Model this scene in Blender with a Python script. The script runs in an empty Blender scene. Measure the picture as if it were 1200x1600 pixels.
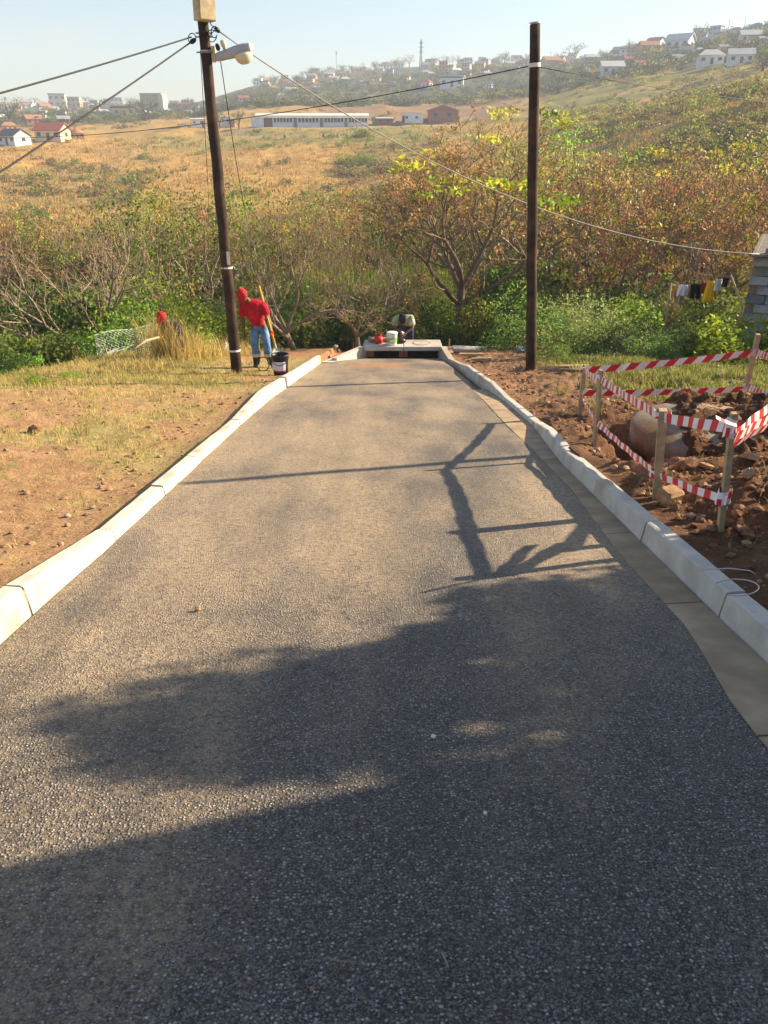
import bpy, math, random
import numpy as np
from mathutils import Vector, Matrix

# ------------------------------------------------------------------ camera, sky, sun, exposure
SC = bpy.context.scene
COL = SC.collection
F, PITCH, SLOPE, CZ = 1202.0, math.radians(26.0), math.tan(math.radians(10.8)), 1.4
cam_d = bpy.data.cameras.new('camera'); cam = bpy.data.objects.new('camera', cam_d); COL.objects.link(cam)
cam.location = (0, 0, CZ); cam.rotation_euler = (math.pi/2 - PITCH, 0, 0)
cam_d.sensor_fit = 'HORIZONTAL'; cam_d.sensor_width = 36; cam_d.lens = 36*F/1200
cam_d.clip_start = 0.05; cam_d.clip_end = 6000
SC.camera = cam
SUN_EL, SUN_FWD = math.radians(23.7), math.radians(20)
SUNV = Vector((math.cos(SUN_FWD)*math.cos(SUN_EL), math.sin(SUN_FWD)*math.cos(SUN_EL), math.sin(SUN_EL)))
W = bpy.data.worlds.new('World'); SC.world = W; W.use_nodes = True
wn = W.node_tree; wn.nodes.clear()
sky = wn.nodes.new('ShaderNodeTexSky'); sky.sky_type = 'NISHITA'; sky.sun_disc = False
sky.sun_elevation = SUN_EL; sky.sun_rotation = math.radians(90) - SUN_FWD
sky.altitude = 60; sky.air_density = 1.0; sky.dust_density = 0.9; sky.ozone_density = 1.7
bg = wn.nodes.new('ShaderNodeBackground'); bg.inputs['Strength'].default_value = 0.068
wo = wn.nodes.new('ShaderNodeOutputWorld')
def _w(t, **kw):
    n = wn.nodes.new(t)
    for k, v in kw.items(): setattr(n, k, v)
    return n
# one small wisp of cloud low in the sky
_d = Vector((-500/1202, math.cos(PITCH)+742/1202*math.sin(PITCH), -math.sin(PITCH)+742/1202*math.cos(PITCH))).normalized()
_tc = _w('ShaderNodeTexCoord'); _sub = _w('ShaderNodeVectorMath', operation='SUBTRACT'); _sub.inputs[1].default_value = _d; wn.links.new(_tc.outputs['Generated'], _sub.inputs[0])
_scl = _w('ShaderNodeVectorMath', operation='MULTIPLY'); _scl.inputs[1].default_value = (24, 24, 62); wn.links.new(_sub.outputs[0], _scl.inputs[0])
_len = _w('ShaderNodeVectorMath', operation='LENGTH'); wn.links.new(_scl.outputs[0], _len.inputs[0])
_no = _w('ShaderNodeTexNoise'); _no.inputs['Scale'].default_value = 45; _no.inputs['Detail'].default_value = 6; wn.links.new(_tc.outputs['Generated'], _no.inputs['Vector'])
_mr = _w('ShaderNodeMapRange', clamp=True); _mr.inputs[1].default_value = 1.0; _mr.inputs[2].default_value = 0.0; wn.links.new(_len.outputs['Value'], _mr.inputs[0])
_mu = _w('ShaderNodeMath', operation='MULTIPLY'); wn.links.new(_mr.outputs[0], _mu.inputs[0]); wn.links.new(_no.outputs[0], _mu.inputs[1])
_mx = _w('ShaderNodeMix', data_type='RGBA'); wn.links.new(_mu.outputs[0], _mx.inputs[0]); wn.links.new(sky.outputs[0], _mx.inputs[6]); _mx.inputs[7].default_value = (4.4, 4.2, 4.1, 1)
wn.links.new(_mx.outputs[2], bg.inputs['Color']); wn.links.new(bg.outputs[0], wo.inputs['Surface'])
sl = bpy.data.lights.new('sun', 'SUN'); sl.energy = 5.0; sl.angle = math.radians(0.55); sl.color = (1.0, 0.80, 0.55)
so = bpy.data.objects.new('sun', sl); COL.objects.link(so)
so.rotation_euler = (-SUNV).to_track_quat('-Z', 'Y').to_euler(); so.location = (60, 20, 60)
SC.view_settings.view_transform = 'Standard'; SC.view_settings.look = 'None'
SC.view_settings.exposure = 1.58; SC.view_settings.gamma = 1.0; SC.view_settings.use_curve_mapping = False
SC.cycles.max_bounces = 6; SC.cycles.diffuse_bounces = 3; SC.cycles.transmission_bounces = 3
SC.cycles.transparent_max_bounces = 6; SC.cycles.volume_bounces = 0
SC.cycles.use_denoising = True

# ------------------------------------------------------------------ numpy helpers
def h2(ix, iy, seed):
    n = (ix.astype(np.int64)*374761393 + iy.astype(np.int64)*668265263 + seed*974634777) & 0xFFFFFFFF
    n = ((n ^ (n >> 13))*1274126177) & 0xFFFFFFFF
    return ((n ^ (n >> 16)) & 0xFFFF)/65535.0
def vnoise(x, y, seed=0):
    x = np.asarray(x, float); y = np.asarray(y, float)
    ix, iy = np.floor(x), np.floor(y); fx, fy = x-ix, y-iy
    fx = fx*fx*(3-2*fx); fy = fy*fy*(3-2*fy)
    a = h2(ix, iy, seed); b = h2(ix+1, iy, seed); c = h2(ix, iy+1, seed); d = h2(ix+1, iy+1, seed)
    return (a*(1-fx)+b*fx)*(1-fy)+(c*(1-fx)+d*fx)*fy
def fbm(x, y, seed=0, o=4):
    s = 0; a = 0.5; t = 0
    for i in range(o):
        s = s + a*vnoise(np.asarray(x)*2**i, np.asarray(y)*2**i, seed+i*17); t += a; a *= .55
    return s/t
def sst(a, b, x):
    t = np.clip((np.asarray(x, float)-a)/(b-a), 0, 1); return t*t*(3-2*t)

# ------------------------------------------------------------------ terrain
KP = np.array([-400, 0, 150, 300, 420, 520, 620, 720, 820, 920, 1020, 1120, 1200, 1600.])
KR = np.array([20, 35, 52, 88, 122, 158, 200, 245, 262, 275, 300, 370, 480, 650, 875, 1300.])
KY = np.array([  # height on the picture of the ground line at each distance, one row per bearing
 [560,560,520,420,350,300,255,230,224,220,214,204,192,182,174,172],
 [560,560,520,420,350,300,255,230,222,219,212,202,190,178,170,168],
 [560,560,520,420,350,300,255,228,220,215,206,196,186,175,167,165],
 [560,560,520,420,350,296,250,218,210,205,198,186,178,166,164,164],
 [560,560,520,420,350,290,245,210,200.5,199.5,194,168,157,137,132,136],
 [560,560,520,420,350,290,245,208,200,199,192,170,158,126,117,124],
 [560,560,520,415,345,285,240,206,198,197,190,167,155,117,106,112],
 [560,560,520,405,330,270,232,206,197,195,188,165,150,107,101,106],
 [560,560,515,385,300,255,222,203,192,187,178,155,138,104,100,104],
 [560,560,510,365,280,232,200,184,177,173,164,138,114,98,98,102],
 [560,560,505,345,255,205,175,163,158,155,149,122,92,77,80,84],
 [560,560,500,330,235,180,152,147,145,143,137,108,77,61,63,68],
 [560,560,495,315,215,160,132,136,136,135,129,93,62,46,48,52],
 [560,560,490,300,190,140,112,118,118,115,108,75,45,30,32,36]], float)
KE = PITCH - np.arctan((800-KY)/F)          # depression angle
def far_z(x, y):
    r = np.hypot(x, y); az = np.arctan2(x, np.maximum(y, 1e-6)); az = np.clip(az, -1.2, 1.2)
    p = np.clip(600+F/math.cos(PITCH)*np.tan(az), -399, 1599)
    ip = np.clip(np.searchsorted(KP, p)-1, 0, len(KP)-2); fp = (p-KP[ip])/(KP[ip+1]-KP[ip]); fp = fp*fp*(3-2*fp)*.5+fp*.5
    lr = np.log(np.clip(r, 20, 1299)); LR = np.log(KR)
    ir = np.clip(np.searchsorted(LR, lr)-1, 0, len(LR)-2); fr = (lr-LR[ir])/(LR[ir+1]-LR[ir])
    e = (KE[ip, ir]*(1-fp)+KE[ip+1, ir]*fp)*(1-fr)+(KE[ip, ir+1]*(1-fp)+KE[ip+1, ir+1]*fp)*fr
    n = (fbm(x*.06, y*.06, 5, 4)-.5)*np.clip(r*.012, 0, 3.0)
    flat = sst(258, 262, r)*(1-sst(270, 285, r))*sst(330, 400, p)*(1-sst(680, 760, p))
    return CZ - r*np.tan(e) + n*(1-flat*.9)
LX = np.array([[-20, -1.60], [4, -1.61], [8.7, -1.68], [11, -1.69], [18, -1.50], [19.6, -1.42], [40, -1.4]])
RX = np.array([[-20, 1.50], [2.9, 1.505], [6.3, 1.566], [8.5, 1.715], [10.5, 1.73], [13.5, 1.67], [17, 1.66], [19.5, 1.48], [40, 1.48]])
def lx(y): return np.interp(y, LX[:, 0], LX[:, 1])
def rx(y): return np.interp(y, RX[:, 0], RX[:, 1])
# kerb heights along the road, (y, height)
LH = np.array([[-9, .15], [2.95, .15], [4.1, .07], [8.5, .07], [10.4, .17], [40, .17]])
RH = np.array([[-9, .14], [7.4, .135], [8.4, .06], [10.6, .06], [12.0, .14], [15.6, .14], [16.8, .07], [40, .07]])
def lh(y): return np.interp(y, LH[:, 0], LH[:, 1])
def rh(y): return np.interp(y, RH[:, 0], RH[:, 1])
KW = .105
PIT = (3.22, 7.25)
def near_z(x, y, detail=True):
    b = -SLOPE*np.clip(y, -40, 400)
    l, r = lx(y), rx(y)
    nl = (fbm(x*1.1, y*1.1, 3, 4)-.5)*.10 + (fbm(x*7, y*7, 11, 3)-.5)*.035
    nr = (fbm(x*1.3+9, y*1.3, 21, 4)-.5)*.26 + (np.abs(fbm(x*4.5, y*4.5, 31, 3)-.5))*.16 + (fbm(x*14, y*14, 33, 2)-.5)*.05
    zl = lh(y)-.045 + nl*sst(0, .5, l-KW-x) - .03*sst(0, .3, l-KW-x)
    zl = zl - sst(-6.2, -9.5, x)*1.6*sst(9, 14, y) + .10*sst(-2.5, -6, x)
    zr = rh(y)-.04 + nr*sst(0, .45, x-r-KW) + .12*sst(.2, 1.6, x-r-KW)
    # spoil heap, trench and pit round the manhole
    zr = zr + .20*np.exp(-(((x-4.1)/1.0)**2+((y-4.5)/.9)**2)) + .20*np.exp(-(((x-4.6)/1.4)**2+((y-6.3)/.6)**2))
    d = np.hypot((x-PIT[0]), (y-PIT[1]))
    zr = zr + .16*np.exp(-(((x-PIT[0]-1.0)/.8)**2+((y-PIT[1]-.55)/.6)**2))
    ang = np.arctan2(y-PIT[1], x-PIT[0])
    mask = np.clip(np.cos(ang+2.1)*1.3+.5, 0, 1)
    zr = zr - .90*sst(1.28, .95, d)*mask
    d2 = np.hypot((x-2.58)/1.15, (y-6.18))
    zr = zr - 1.0*sst(.62, .44, d2) + .05*np.exp(-((d2-.80)/.12)**2)
    zr = zr - .30*np.exp(-(((x-4.3)/1.2)**2+((y-5.75)/.2)**2))
    road = (x > l-.02) & (x < r+.02) & (y < 40)
    z = np.where(x <= l-KW*.5, b+zl, np.where(x >= r+KW*.5, b+zr, b-.06))
    end = sst(19.0, 20.0, y)
    return z + end*0.0
def Z(x, y):
    x = np.asarray(x, float); y = np.asarray(y, float)
    r = np.hypot(x, y); az = np.abs(np.arctan2(x, y))
    w = sst(20.5, 32, r)*(1-sst(1.05, 1.5, az))
    nz = near_z(x, y)
    tail = sst(19.35, 19.6, y)*(1-sst(21.6, 23.5, y))*sst(-1.75, -1.5, x)*(1-sst(1.6, 1.75, x))
    return nz*(1-w)+far_z(x, y)*w + tail*.0
def zf(x, y): return float(Z(x, y))
def ray(px, py):
    u = (px-600)/F; v = (800-py)/F; c, s = math.cos(PITCH), math.sin(PITCH)
    return np.array([u, c+v*s, -s+v*c])
def PL(px, py, off=0.0):                      # picture point -> point on the plane of the road
    d = ray(px, py); t = (off-CZ)/(d[2]+SLOPE*d[1]); return Vector((d[0]*t, d[1]*t, CZ+d[2]*t))
_T = np.concatenate([np.linspace(1.2, 40, 900), np.geomspace(40.1, 1290, 1400)])
def G(px, py):                                # picture point -> point on the terrain
    d = ray(px, py); h = math.hypot(d[0], d[1]); t = _T/h
    dz = (CZ+d[2]*t) - Z(d[0]*t, d[1]*t)
    k = np.nonzero(dz < 0)[0]
    i = int(k[0]) if len(k) else int(np.argmin(np.where(_T > 150, dz/_T, 9)))
    x, y = d[0]*t[i], d[1]*t[i]
    return Vector((x, y, zf(x, y)))
def AT(px, py, r):                            # picture point at horizontal distance r
    d = ray(px, py); t = r/math.hypot(d[0], d[1]); return Vector((d[0]*t, d[1]*t, CZ+d[2]*t))
def depth(p): return p[1]*math.cos(PITCH)-(p[2]-CZ)*math.sin(PITCH)
def mpp(p): return depth(p)/F                 # metres per picture pixel there

# ------------------------------------------------------------------ objects and meshes
def tag(o, label=None, cat=None, group=None, kind=None):
    if label: o['label'] = label
    if cat: o['category'] = cat
    if group: o['group'] = group
    if kind: o['kind'] = kind
    return o
def empty(name, loc, label=None, cat=None, group=None, rz=0.0):
    o = bpy.data.objects.new(name, None); COL.objects.link(o); o.location = loc; o.rotation_euler = (0, 0, rz)
    o.empty_display_size = .1
    return tag(o, label, cat, group)
def wloc(o):
    v = Vector((0, 0, 0))
    while o is not None: v = v + Vector(o.location); o = o.parent
    return v
def link(name, me, parent=None, loc=(0, 0, 0)):
    o = bpy.data.objects.new(name, me); COL.objects.link(o); o.location = loc
    if parent is not None: o.parent = parent
    return o
def np_mesh(name, V, Fa, mat, cols=None, midx=None, smooth=False):
    """V n x 3, Fa list of index arrays (k x 3 or k x 4)."""
    me = bpy.data.meshes.new(name); V = np.asarray(V, np.float32)
    Fa = [np.asarray(f, np.int32) for f in (Fa if isinstance(Fa, list) else [Fa]) if len(f)]
    me.vertices.add(len(V)); me.vertices.foreach_set('co', V.ravel())
    idx = np.concatenate([f.ravel() for f in Fa]); tot = np.concatenate([np.full(len(f), f.shape[1], np.int32) for f in Fa])
    st = np.concatenate([[0], np.cumsum(tot)[:-1]]).astype(np.int32)
    me.loops.add(len(idx)); me.loops.foreach_set('vertex_index', idx)
    me.polygons.add(len(tot)); me.polygons.foreach_set('loop_start', st); me.polygons.foreach_set('loop_total', tot)
    if midx is not None: me.polygons.foreach_set('material_index', np.asarray(midx, np.int32))
    if smooth: me.polygons.foreach_set('use_smooth', np.ones(len(tot), bool))
    for m in (mat if isinstance(mat, (list, tuple)) else [mat]): me.materials.append(m)
    if cols is not None:
        a = me.color_attributes.new('col', 'FLOAT_COLOR', 'POINT')
        c = np.ones((len(V), 4), np.float32); c[:, :3] = cols; a.data.foreach_set('color', c.ravel())
    me.update(calc_edges=True); me.validate(); return me
def frame(d):
    d = d.normalized(); a = Vector((0, 0, 1)) if abs(d.z) < .9 else Vector((1, 0, 0))
    u = d.cross(a).normalized(); return u, d.cross(u).normalized(), d
class MB:
    def __init__(s): s.v = []; s.f = []; s.m = []; s.c = []; s.col = None
    def add(s, vs, fs, mi=0):
        b = len(s.v); s.v += [tuple(p) for p in vs]
        s.f += [tuple(i+b for i in f) for f in fs]; s.m += [mi]*len(fs)
        if s.col is not None: s.c += [s.col]*len(vs)
        return s
    def box(s, c, size, rz=0.0, M=None, mi=0, bev=0.0):
        hx, hy, hz = (q/2 for q in size); c = Vector(c); R = M if M is not None else Matrix.Rotation(rz, 3, 'Z')
        if bev <= 0:
            vs = [c+R@Vector((a*hx, b*hy, d*hz)) for d in (-1, 1) for a, b in ((-1, -1), (1, -1), (1, 1), (-1, 1))]
            return s.add(vs, [(3, 2, 1, 0), (4, 5, 6, 7), (0, 1, 5, 4), (1, 2, 6, 5), (2, 3, 7, 6), (3, 0, 4, 7)], mi)
        b_ = bev; rings = []
        for z, ins in ((-hz, b_), (-hz+b_, 0), (hz-b_, 0), (hz, b_)):
            X, Y = hx-ins, hy-ins; k = b_ if ins == 0 else b_*.6
            rings.append([c+R@Vector(q+(z,)) for q in ((-X+k, -Y), (X-k, -Y), (X, -Y+k), (X, Y-k), (X-k, Y), (-X+k, Y), (-X, Y-k), (-X, -Y+k))])
        vs = sum(rings, []); fs = [tuple(range(7, -1, -1)), tuple(range(24, 32))]
        for k in range(3):
            for j in range(8): fs.append((k*8+j, k*8+(j+1) % 8, k*8+8+(j+1) % 8, k*8+8+j))
        return s.add(vs, fs, mi)
    def tube(s, pts, rad, n=6, cap=True, mi=0):
        pts = [Vector(p) for p in pts]; k = len(pts)
        if not hasattr(rad, '__len__'): rad = [rad]*k
        vs = []; u = None
        for i, p in enumerate(pts):
            d = (pts[min(i+1, k-1)]-pts[max(i-1, 0)])
            if d.length < 1e-9: d = Vector((0, 0, 1))
            d.normalize()
            if u is None: u, w, _ = frame(d)
            else:
                u = u-d*u.dot(d)
                if u.length < 1e-6: u, w, _ = frame(d)
                u.normalize()
            w = d.cross(u)
            for j in range(n):
                a = 2*math.pi*j/n; vs.append(p+(u*math.cos(a)+w*math.sin(a))*rad[i])
        fs = [(i*n+j, i*n+(j+1) % n, (i+1)*n+(j+1) % n, (i+1)*n+j) for i in range(k-1) for j in range(n)]
        if cap and n > 2: fs += [tuple(range(n-1, -1, -1)), tuple((k-1)*n+j for j in range(n))]
        return s.add(vs, fs, mi)
    def lathe(s, prof, c=(0, 0, 0), n=20, M=None, mi=0, close=True):
        c = Vector(c); R = M if M is not None else Matrix.Identity(3); vs = []; k = len(prof)
        for r, z in prof:
            for j in range(n):
                a = 2*math.pi*j/n; vs.append(c+R@Vector((r*math.cos(a), r*math.sin(a), z)))
        fs = [(i*n+j, i*n+(j+1) % n, (i+1)*n+(j+1) % n, (i+1)*n+j) for i in range(k-1) for j in range(n)]
        if close: fs += [tuple(range(n-1, -1, -1)), tuple((k-1)*n+j for j in range(n))]
        return s.add(vs, fs, mi)
    def rock(s, c, size, rng, mi=0, rough=.25):
        c = Vector(c); vs = []; fs = []
        t = [(0, 0, 1)]+[(math.cos(a), math.sin(a), .45) for a in (0, 1.26, 2.51, 3.77, 5.03)]+[(math.cos(a+.63), math.sin(a+.63), -.45) for a in (0, 1.26, 2.51, 3.77, 5.03)]+[(0, 0, -1)]
        q = Matrix.Rotation(rng.uniform(0, 6.3), 3, 'Z') @ Matrix.Rotation(rng.uniform(-.5, .5), 3, 'X')
        vs = [c+q@Vector((a*size[0], b*size[1], d*size[2]))*(1+rng.uniform(-rough, rough)) for a, b, d in t]
        for j in range(5):
            k = (j+1) % 5; fs += [(0, 1+j, 1+k), (1+j, 6+j, 1+k), (1+k, 6+j, 6+k), (11, 6+k, 6+j)]
        return s.add(vs, fs, mi)
    def build(s, name, mat, parent=None, smooth=False, world=False):
        off = wloc(parent) if (parent is not None and world) else Vector((0, 0, 0))
        V = np.array(s.v, float)-np.array(off) if s.v else np.zeros((0, 3))
        me = bpy.data.meshes.new(name); me.from_pydata(V.tolist(), [], s.f)
        ms = mat if isinstance(mat, (list, tuple)) else [mat]
        for m in ms: me.materials.append(m)
        if len(ms) > 1: me.polygons.foreach_set('material_index', s.m)
        if smooth: me.polygons.foreach_set('use_smooth', [True]*len(me.polygons))
        if s.col is not None and len(s.c) == len(s.v):
            a = me.color_attributes.new('col', 'FLOAT_COLOR', 'POINT')
            c = np.ones((len(s.v), 4), np.float32); c[:, :3] = s.c; a.data.foreach_set('color', c.ravel())
        me.update(); return link(name, me, parent)
def copy_tree(o, parent=None):
    c = o.copy(); COL.objects.link(c)
    if parent is not None: c.parent = parent
    for ch in list(o.children): copy_tree(ch, c)
    return c

# ------------------------------------------------------------------ materials
def new_mat(name):
    m = bpy.data.materials.new(name); m.use_nodes = True; nt = m.node_tree; nt.nodes.clear()
    out = nt.nodes.new('ShaderNodeOutputMaterial'); return m, nt, out
def nd(nt, t, ins=None, **kw):
    n = nt.nodes.new(t)
    for k, v in kw.items(): setattr(n, k, v)
    for k, v in (ins or {}).items():
        if isinstance(v, bpy.types.NodeSocket): nt.links.new(v, n.inputs[k])
        else: n.inputs[k].default_value = v
    return n
def mathn(nt, op, a, b=None, c=None, clamp=False):
    n = nt.nodes.new('ShaderNodeMath'); n.operation = op; n.use_clamp = clamp
    for i, v in enumerate((a, b, c)):
        if v is None: continue
        if isinstance(v, bpy.types.NodeSocket): nt.links.new(v, n.inputs[i])
        else: n.inputs[i].default_value = v
    return n.outputs[0]
def mixc(nt, f, a, b, bt='MIX'):
    n = nt.nodes.new('ShaderNodeMix'); n.data_type = 'RGBA'; n.blend_type = bt; n.clamp_factor = True
    for k, v in ((0, f), (6, a), (7, b)):
        if isinstance(v, bpy.types.NodeSocket): nt.links.new(v, n.inputs[k])
        else: n.inputs[k].default_value = v if k == 0 else (tuple(v)+(1,) if len(v) == 3 else v)
    return n.outputs[2]
def ramp(nt, f, lo, hi):
    n = nd(nt, 'ShaderNodeMapRange', {0: f, 1: lo, 2: hi, 3: 0.0, 4: 1.0}, clamp=True); n.interpolation_type = 'SMOOTHSTEP'
    return n.outputs[0]
def noise(nt, co, scale, detail=4, rough=.6, out='Fac'):
    return nd(nt, 'ShaderNodeTexNoise', {'Vector': co, 'Scale': scale, 'Detail': detail, 'Roughness': rough}).outputs[out]
def mat_plain(name, col, rough=.8, var=.25, scale=8.0, bump=.2, bscale=40.0, bdist=.01, spec=.3, col2=None, metal=0.0, c2=(.45, .7)):
    m, nt, out = new_mat(name); co = nd(nt, 'ShaderNodeTexCoord').outputs['Object']
    n1 = noise(nt, co, scale); f = ramp(nt, n1, .3, .7)
    dark = tuple(c*(1-var) for c in col); lite = tuple(min(1, c*(1+var*.6)) for c in col)
    c = mixc(nt, f, dark, lite)
    if col2 is not None: c = mixc(nt, ramp(nt, noise(nt, co, scale*.37, 5), c2[0], c2[1]), c, col2)
    p = nd(nt, 'ShaderNodeBsdfPrincipled', {'Base Color': c, 'Roughness': rough, 'Specular IOR Level': spec, 'Metallic': metal})
    if bump > 0:
        b = nd(nt, 'ShaderNodeBump', {'Height': noise(nt, co, bscale, 3), 'Strength': bump, 'Distance': bdist})
        nt.links.new(b.outputs[0], p.inputs['Normal'])
    nt.links.new(p.outputs[0], out.inputs[0]); return m
def mat_leaf(name, trans=.3, rough=.6, hue=.06):
    m, nt, out = new_mat(name)
    a = nd(nt, 'ShaderNodeAttribute', attribute_name='col').outputs['Color']
    oi = nd(nt, 'ShaderNodeObjectInfo').outputs['Random']
    hs = nd(nt, 'ShaderNodeHueSaturation', {'Color': a, 'Hue': mathn(nt, 'MULTIPLY_ADD', oi, hue, .5-hue/2), 'Value': mathn(nt, 'MULTIPLY_ADD', oi, .35, .90), 'Saturation': 1.02}).outputs[0]
    d = nd(nt, 'ShaderNodeBsdfPrincipled', {'Base Color': hs, 'Roughness': rough, 'Specular IOR Level': .25})
    if trans > 0:
        t = nd(nt, 'ShaderNodeBsdfTranslucent', {'Color': hs})
        mx = nd(nt, 'ShaderNodeMixShader', {0: trans, 1: d.outputs[0], 2: t.outputs[0]}); nt.links.new(mx.outputs[0], out.inputs[0])
    else: nt.links.new(d.outputs[0], out.inputs[0])
    return m

# ------------------------------------------------------------------ setting: ground, road, gutter
def ground_cols(x, y):
    r = np.hypot(x, y); az = np.clip(np.arctan2(x, np.maximum(y, 1e-6)), -1.2, 1.2)
    p = 600+F/math.cos(PITCH)*np.tan(az)
    C = lambda *c: np.array(c)[None, :]
    mix = lambda a, b, t: a*(1-t[:, None])+b*t[:, None]
    n1 = fbm(x*.9, y*.9, 41, 4); n2 = fbm(x*3.1, y*3.1, 47, 4); n3 = fbm(x*.25, y*.25, 53, 4); nf = fbm(x*11, y*11, 57, 3)
    soil = mix(C(.46, .285, .15), C(.32, .185, .095), n2); soil = mix(soil, C(.52, .37, .22)+0*soil, sst(.55, .8, n1)*.7)
    straw = mix(C(.42, .34, .13), C(.32, .28, .10), sst(.35, .65, n1))
    left = mix(soil, straw, np.clip(sst(.42, .62, n1*.6+nf*.4)*(.35+.5*sst(3, 9, y))+sst(8.5, 13, y)*.55*sst(-2.1, -3.0, x)*(1-sst(-4.2, -3.2, x)*sst(13, 15, y)), 0, 1))
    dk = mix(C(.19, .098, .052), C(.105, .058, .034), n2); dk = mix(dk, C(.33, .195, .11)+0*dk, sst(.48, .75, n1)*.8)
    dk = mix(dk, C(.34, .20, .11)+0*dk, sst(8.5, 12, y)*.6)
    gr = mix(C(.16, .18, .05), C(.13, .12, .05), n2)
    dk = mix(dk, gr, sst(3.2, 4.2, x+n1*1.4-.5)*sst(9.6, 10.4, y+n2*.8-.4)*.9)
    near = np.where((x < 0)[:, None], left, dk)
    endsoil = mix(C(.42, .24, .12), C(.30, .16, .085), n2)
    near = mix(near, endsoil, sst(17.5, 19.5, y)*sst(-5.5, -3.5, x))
    # valley and hillsides
    floor_ = mix(C(.08, .085, .03), C(.13, .10, .045), n3)
    g1 = fbm(x*.035, y*.035, 61, 5); g2 = fbm(x*.13, y*.13, 67, 4); g3 = fbm(x*.6, y*.6, 71, 3)
    gold = mix(C(.50, .31, .095), C(.37, .235, .08), g2); gold = mix(gold, C(.24, .20, .07)+0*gold, sst(.50, .68, g1)*.8); gold = gold*(.72+.56*g3[:, None])
    olive = mix(C(.30, .25, .075), C(.19, .19, .06), g2); olive = mix(olive, C(.42, .29, .09)+0*olive, sst(.45, .62, g1)); olive = olive*(.75+.5*g3[:, None])
    hill = mix(gold, olive, sst(760, 900, p))
    green = mix(C(.20, .24, .06), C(.30, .25, .09), g2)
    bandg = sst(212, 232, r)*(1-sst(262, 268, r))*sst(180, 300, p)*(1-sst(700, 800, p))
    hill = mix(hill, green, bandg*.75)
    bank = mix(C(.35, .21, .11), C(.25, .15, .085), g2)
    hill = mix(hill, bank, sst(290, 315, r)*(1-sst(375, 400, r))*sst(420, 540, p)*(1-sst(770, 860, p))*.9)
    yard = mix(C(.42, .30, .19), C(.33, .24, .15), g2)
    hill = mix(hill, yard, sst(258, 261, r)*(1-sst(272, 280, r))*sst(330, 380, p)*(1-sst(690, 740, p)))
    town = mix(C(.11, .115, .065), C(.065, .082, .046), g2); town = mix(town, C(.30, .20, .12)+0*town, sst(.58, .72, g1)*.5)
    hill = mix(hill, town, sst(395, 450, r))
    # worn track climbing the dry slope
    yy = 800-F*np.tan(PITCH-np.arctan((CZ-Z(x, y))/np.maximum(r, 1)))
    tr = np.interp(p, [60, 130, 200, 240, 330, 480], [300, 278, 245, 224, 216, 212])
    hill = mix(hill, C(.46, .33, .17)+0*hill, np.exp(-((yy-tr)/2.6)**2)*(r > 90)*(p > 50)*(p < 500)*.8)
    c = mix(near, floor_, sst(21, 27, r)); c = mix(c, hill, sst(62, 95, r))
    return np.clip(c, .01, .9)
def build_ground():
    ang = np.radians(np.concatenate([np.arange(-180, -40, 5), np.arange(-40, 40, .16), np.arange(40, 180, 5)]))
    rr = np.concatenate([[.4, .7], np.geomspace(1.0, 32, 390), np.geomspace(32.5, 1300, 330)[0:], [1700, 2400]])
    A, R = np.meshgrid(ang, rr); X = R*np.sin(A); Y = R*np.cos(A)
    Zg = Z(X.ravel(), Y.ravel()).reshape(X.shape)
    far = R > 1300; Zg = np.where(far, Zg-(R-1300)*.1, Zg)
    na, nr = len(ang), len(rr); V = np.stack([X, Y, Zg], -1).reshape(-1, 3)
    i = np.arange(nr-1)[:, None]*na; j = np.arange(na)[None, :]; j2 = (j+1) % na
    q = np.stack([i+j, i+na+j, i+na+j2, i+j2], -1).reshape(-1, 4)
    q = q[:, ::-1]
    V = np.vstack([V, [[0, 0, float(Z(0., 0.))]]]); c0 = len(V)-1
    tri = np.stack([np.full(na, c0), np.arange(na), (np.arange(na)+1) % na], -1)[:, ::-1]
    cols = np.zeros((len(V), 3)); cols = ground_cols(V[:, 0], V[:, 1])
    m, nt, out = new_mat('ground')
    co = nd(nt, 'ShaderNodeTexCoord').outputs['Object']
    a = nd(nt, 'ShaderNodeAttribute', attribute_name='col').outputs['Color']
    f = mathn(nt, 'MULTIPLY_ADD', noise(nt, co, 22, 6, .7), 1.1, .45)
    f2 = mathn(nt, 'MULTIPLY_ADD', noise(nt, co, 2.3, 5, .7), .7, .65)
    c = mixc(nt, 1.0, a, nd(nt, 'ShaderNodeCombineColor', {0: f, 1: f, 2: f}).outputs[0], 'MULTIPLY')
    c = mixc(nt, 1.0, c, nd(nt, 'ShaderNodeCombineColor', {0: f2, 1: f2, 2: f2}).outputs[0], 'MULTIPLY')
    # small pale grit
    vo = nd(nt, 'ShaderNodeTexVoronoi', {'Vector': co, 'Scale': 38.0})
    g = mathn(nt, 'MULTIPLY', mathn(nt, 'LESS_THAN', vo.outputs['Distance'], .28), mathn(nt, 'GREATER_THAN', nd(nt, 'ShaderNodeSeparateColor', {0: vo.outputs['Color']}).outputs[0], .93))
    c = mixc(nt, mathn(nt, 'MULTIPLY', g, .6), c, (.45, .38, .30))
    p = nd(nt, 'ShaderNodeBsdfPrincipled', {'Base Color': c, 'Roughness': .95, 'Specular IOR Level': .1})
    hgt = mathn(nt, 'ADD', noise(nt, co, 30, 6, .75), mathn(nt, 'MULTIPLY', noise(nt, co, 6, 5, .7), 2.0))
    b = nd(nt, 'ShaderNodeBump', {'Height': hgt, 'Strength': .9, 'Distance': .03}); nt.links.new(b.outputs[0], p.inputs['Normal'])
    nt.links.new(p.outputs[0], out.inputs[0])
    o = link('ground', np_mesh('ground', V, [q, tri], m, cols, smooth=True)); tag(o, kind='structure'); return o
build_ground()

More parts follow.
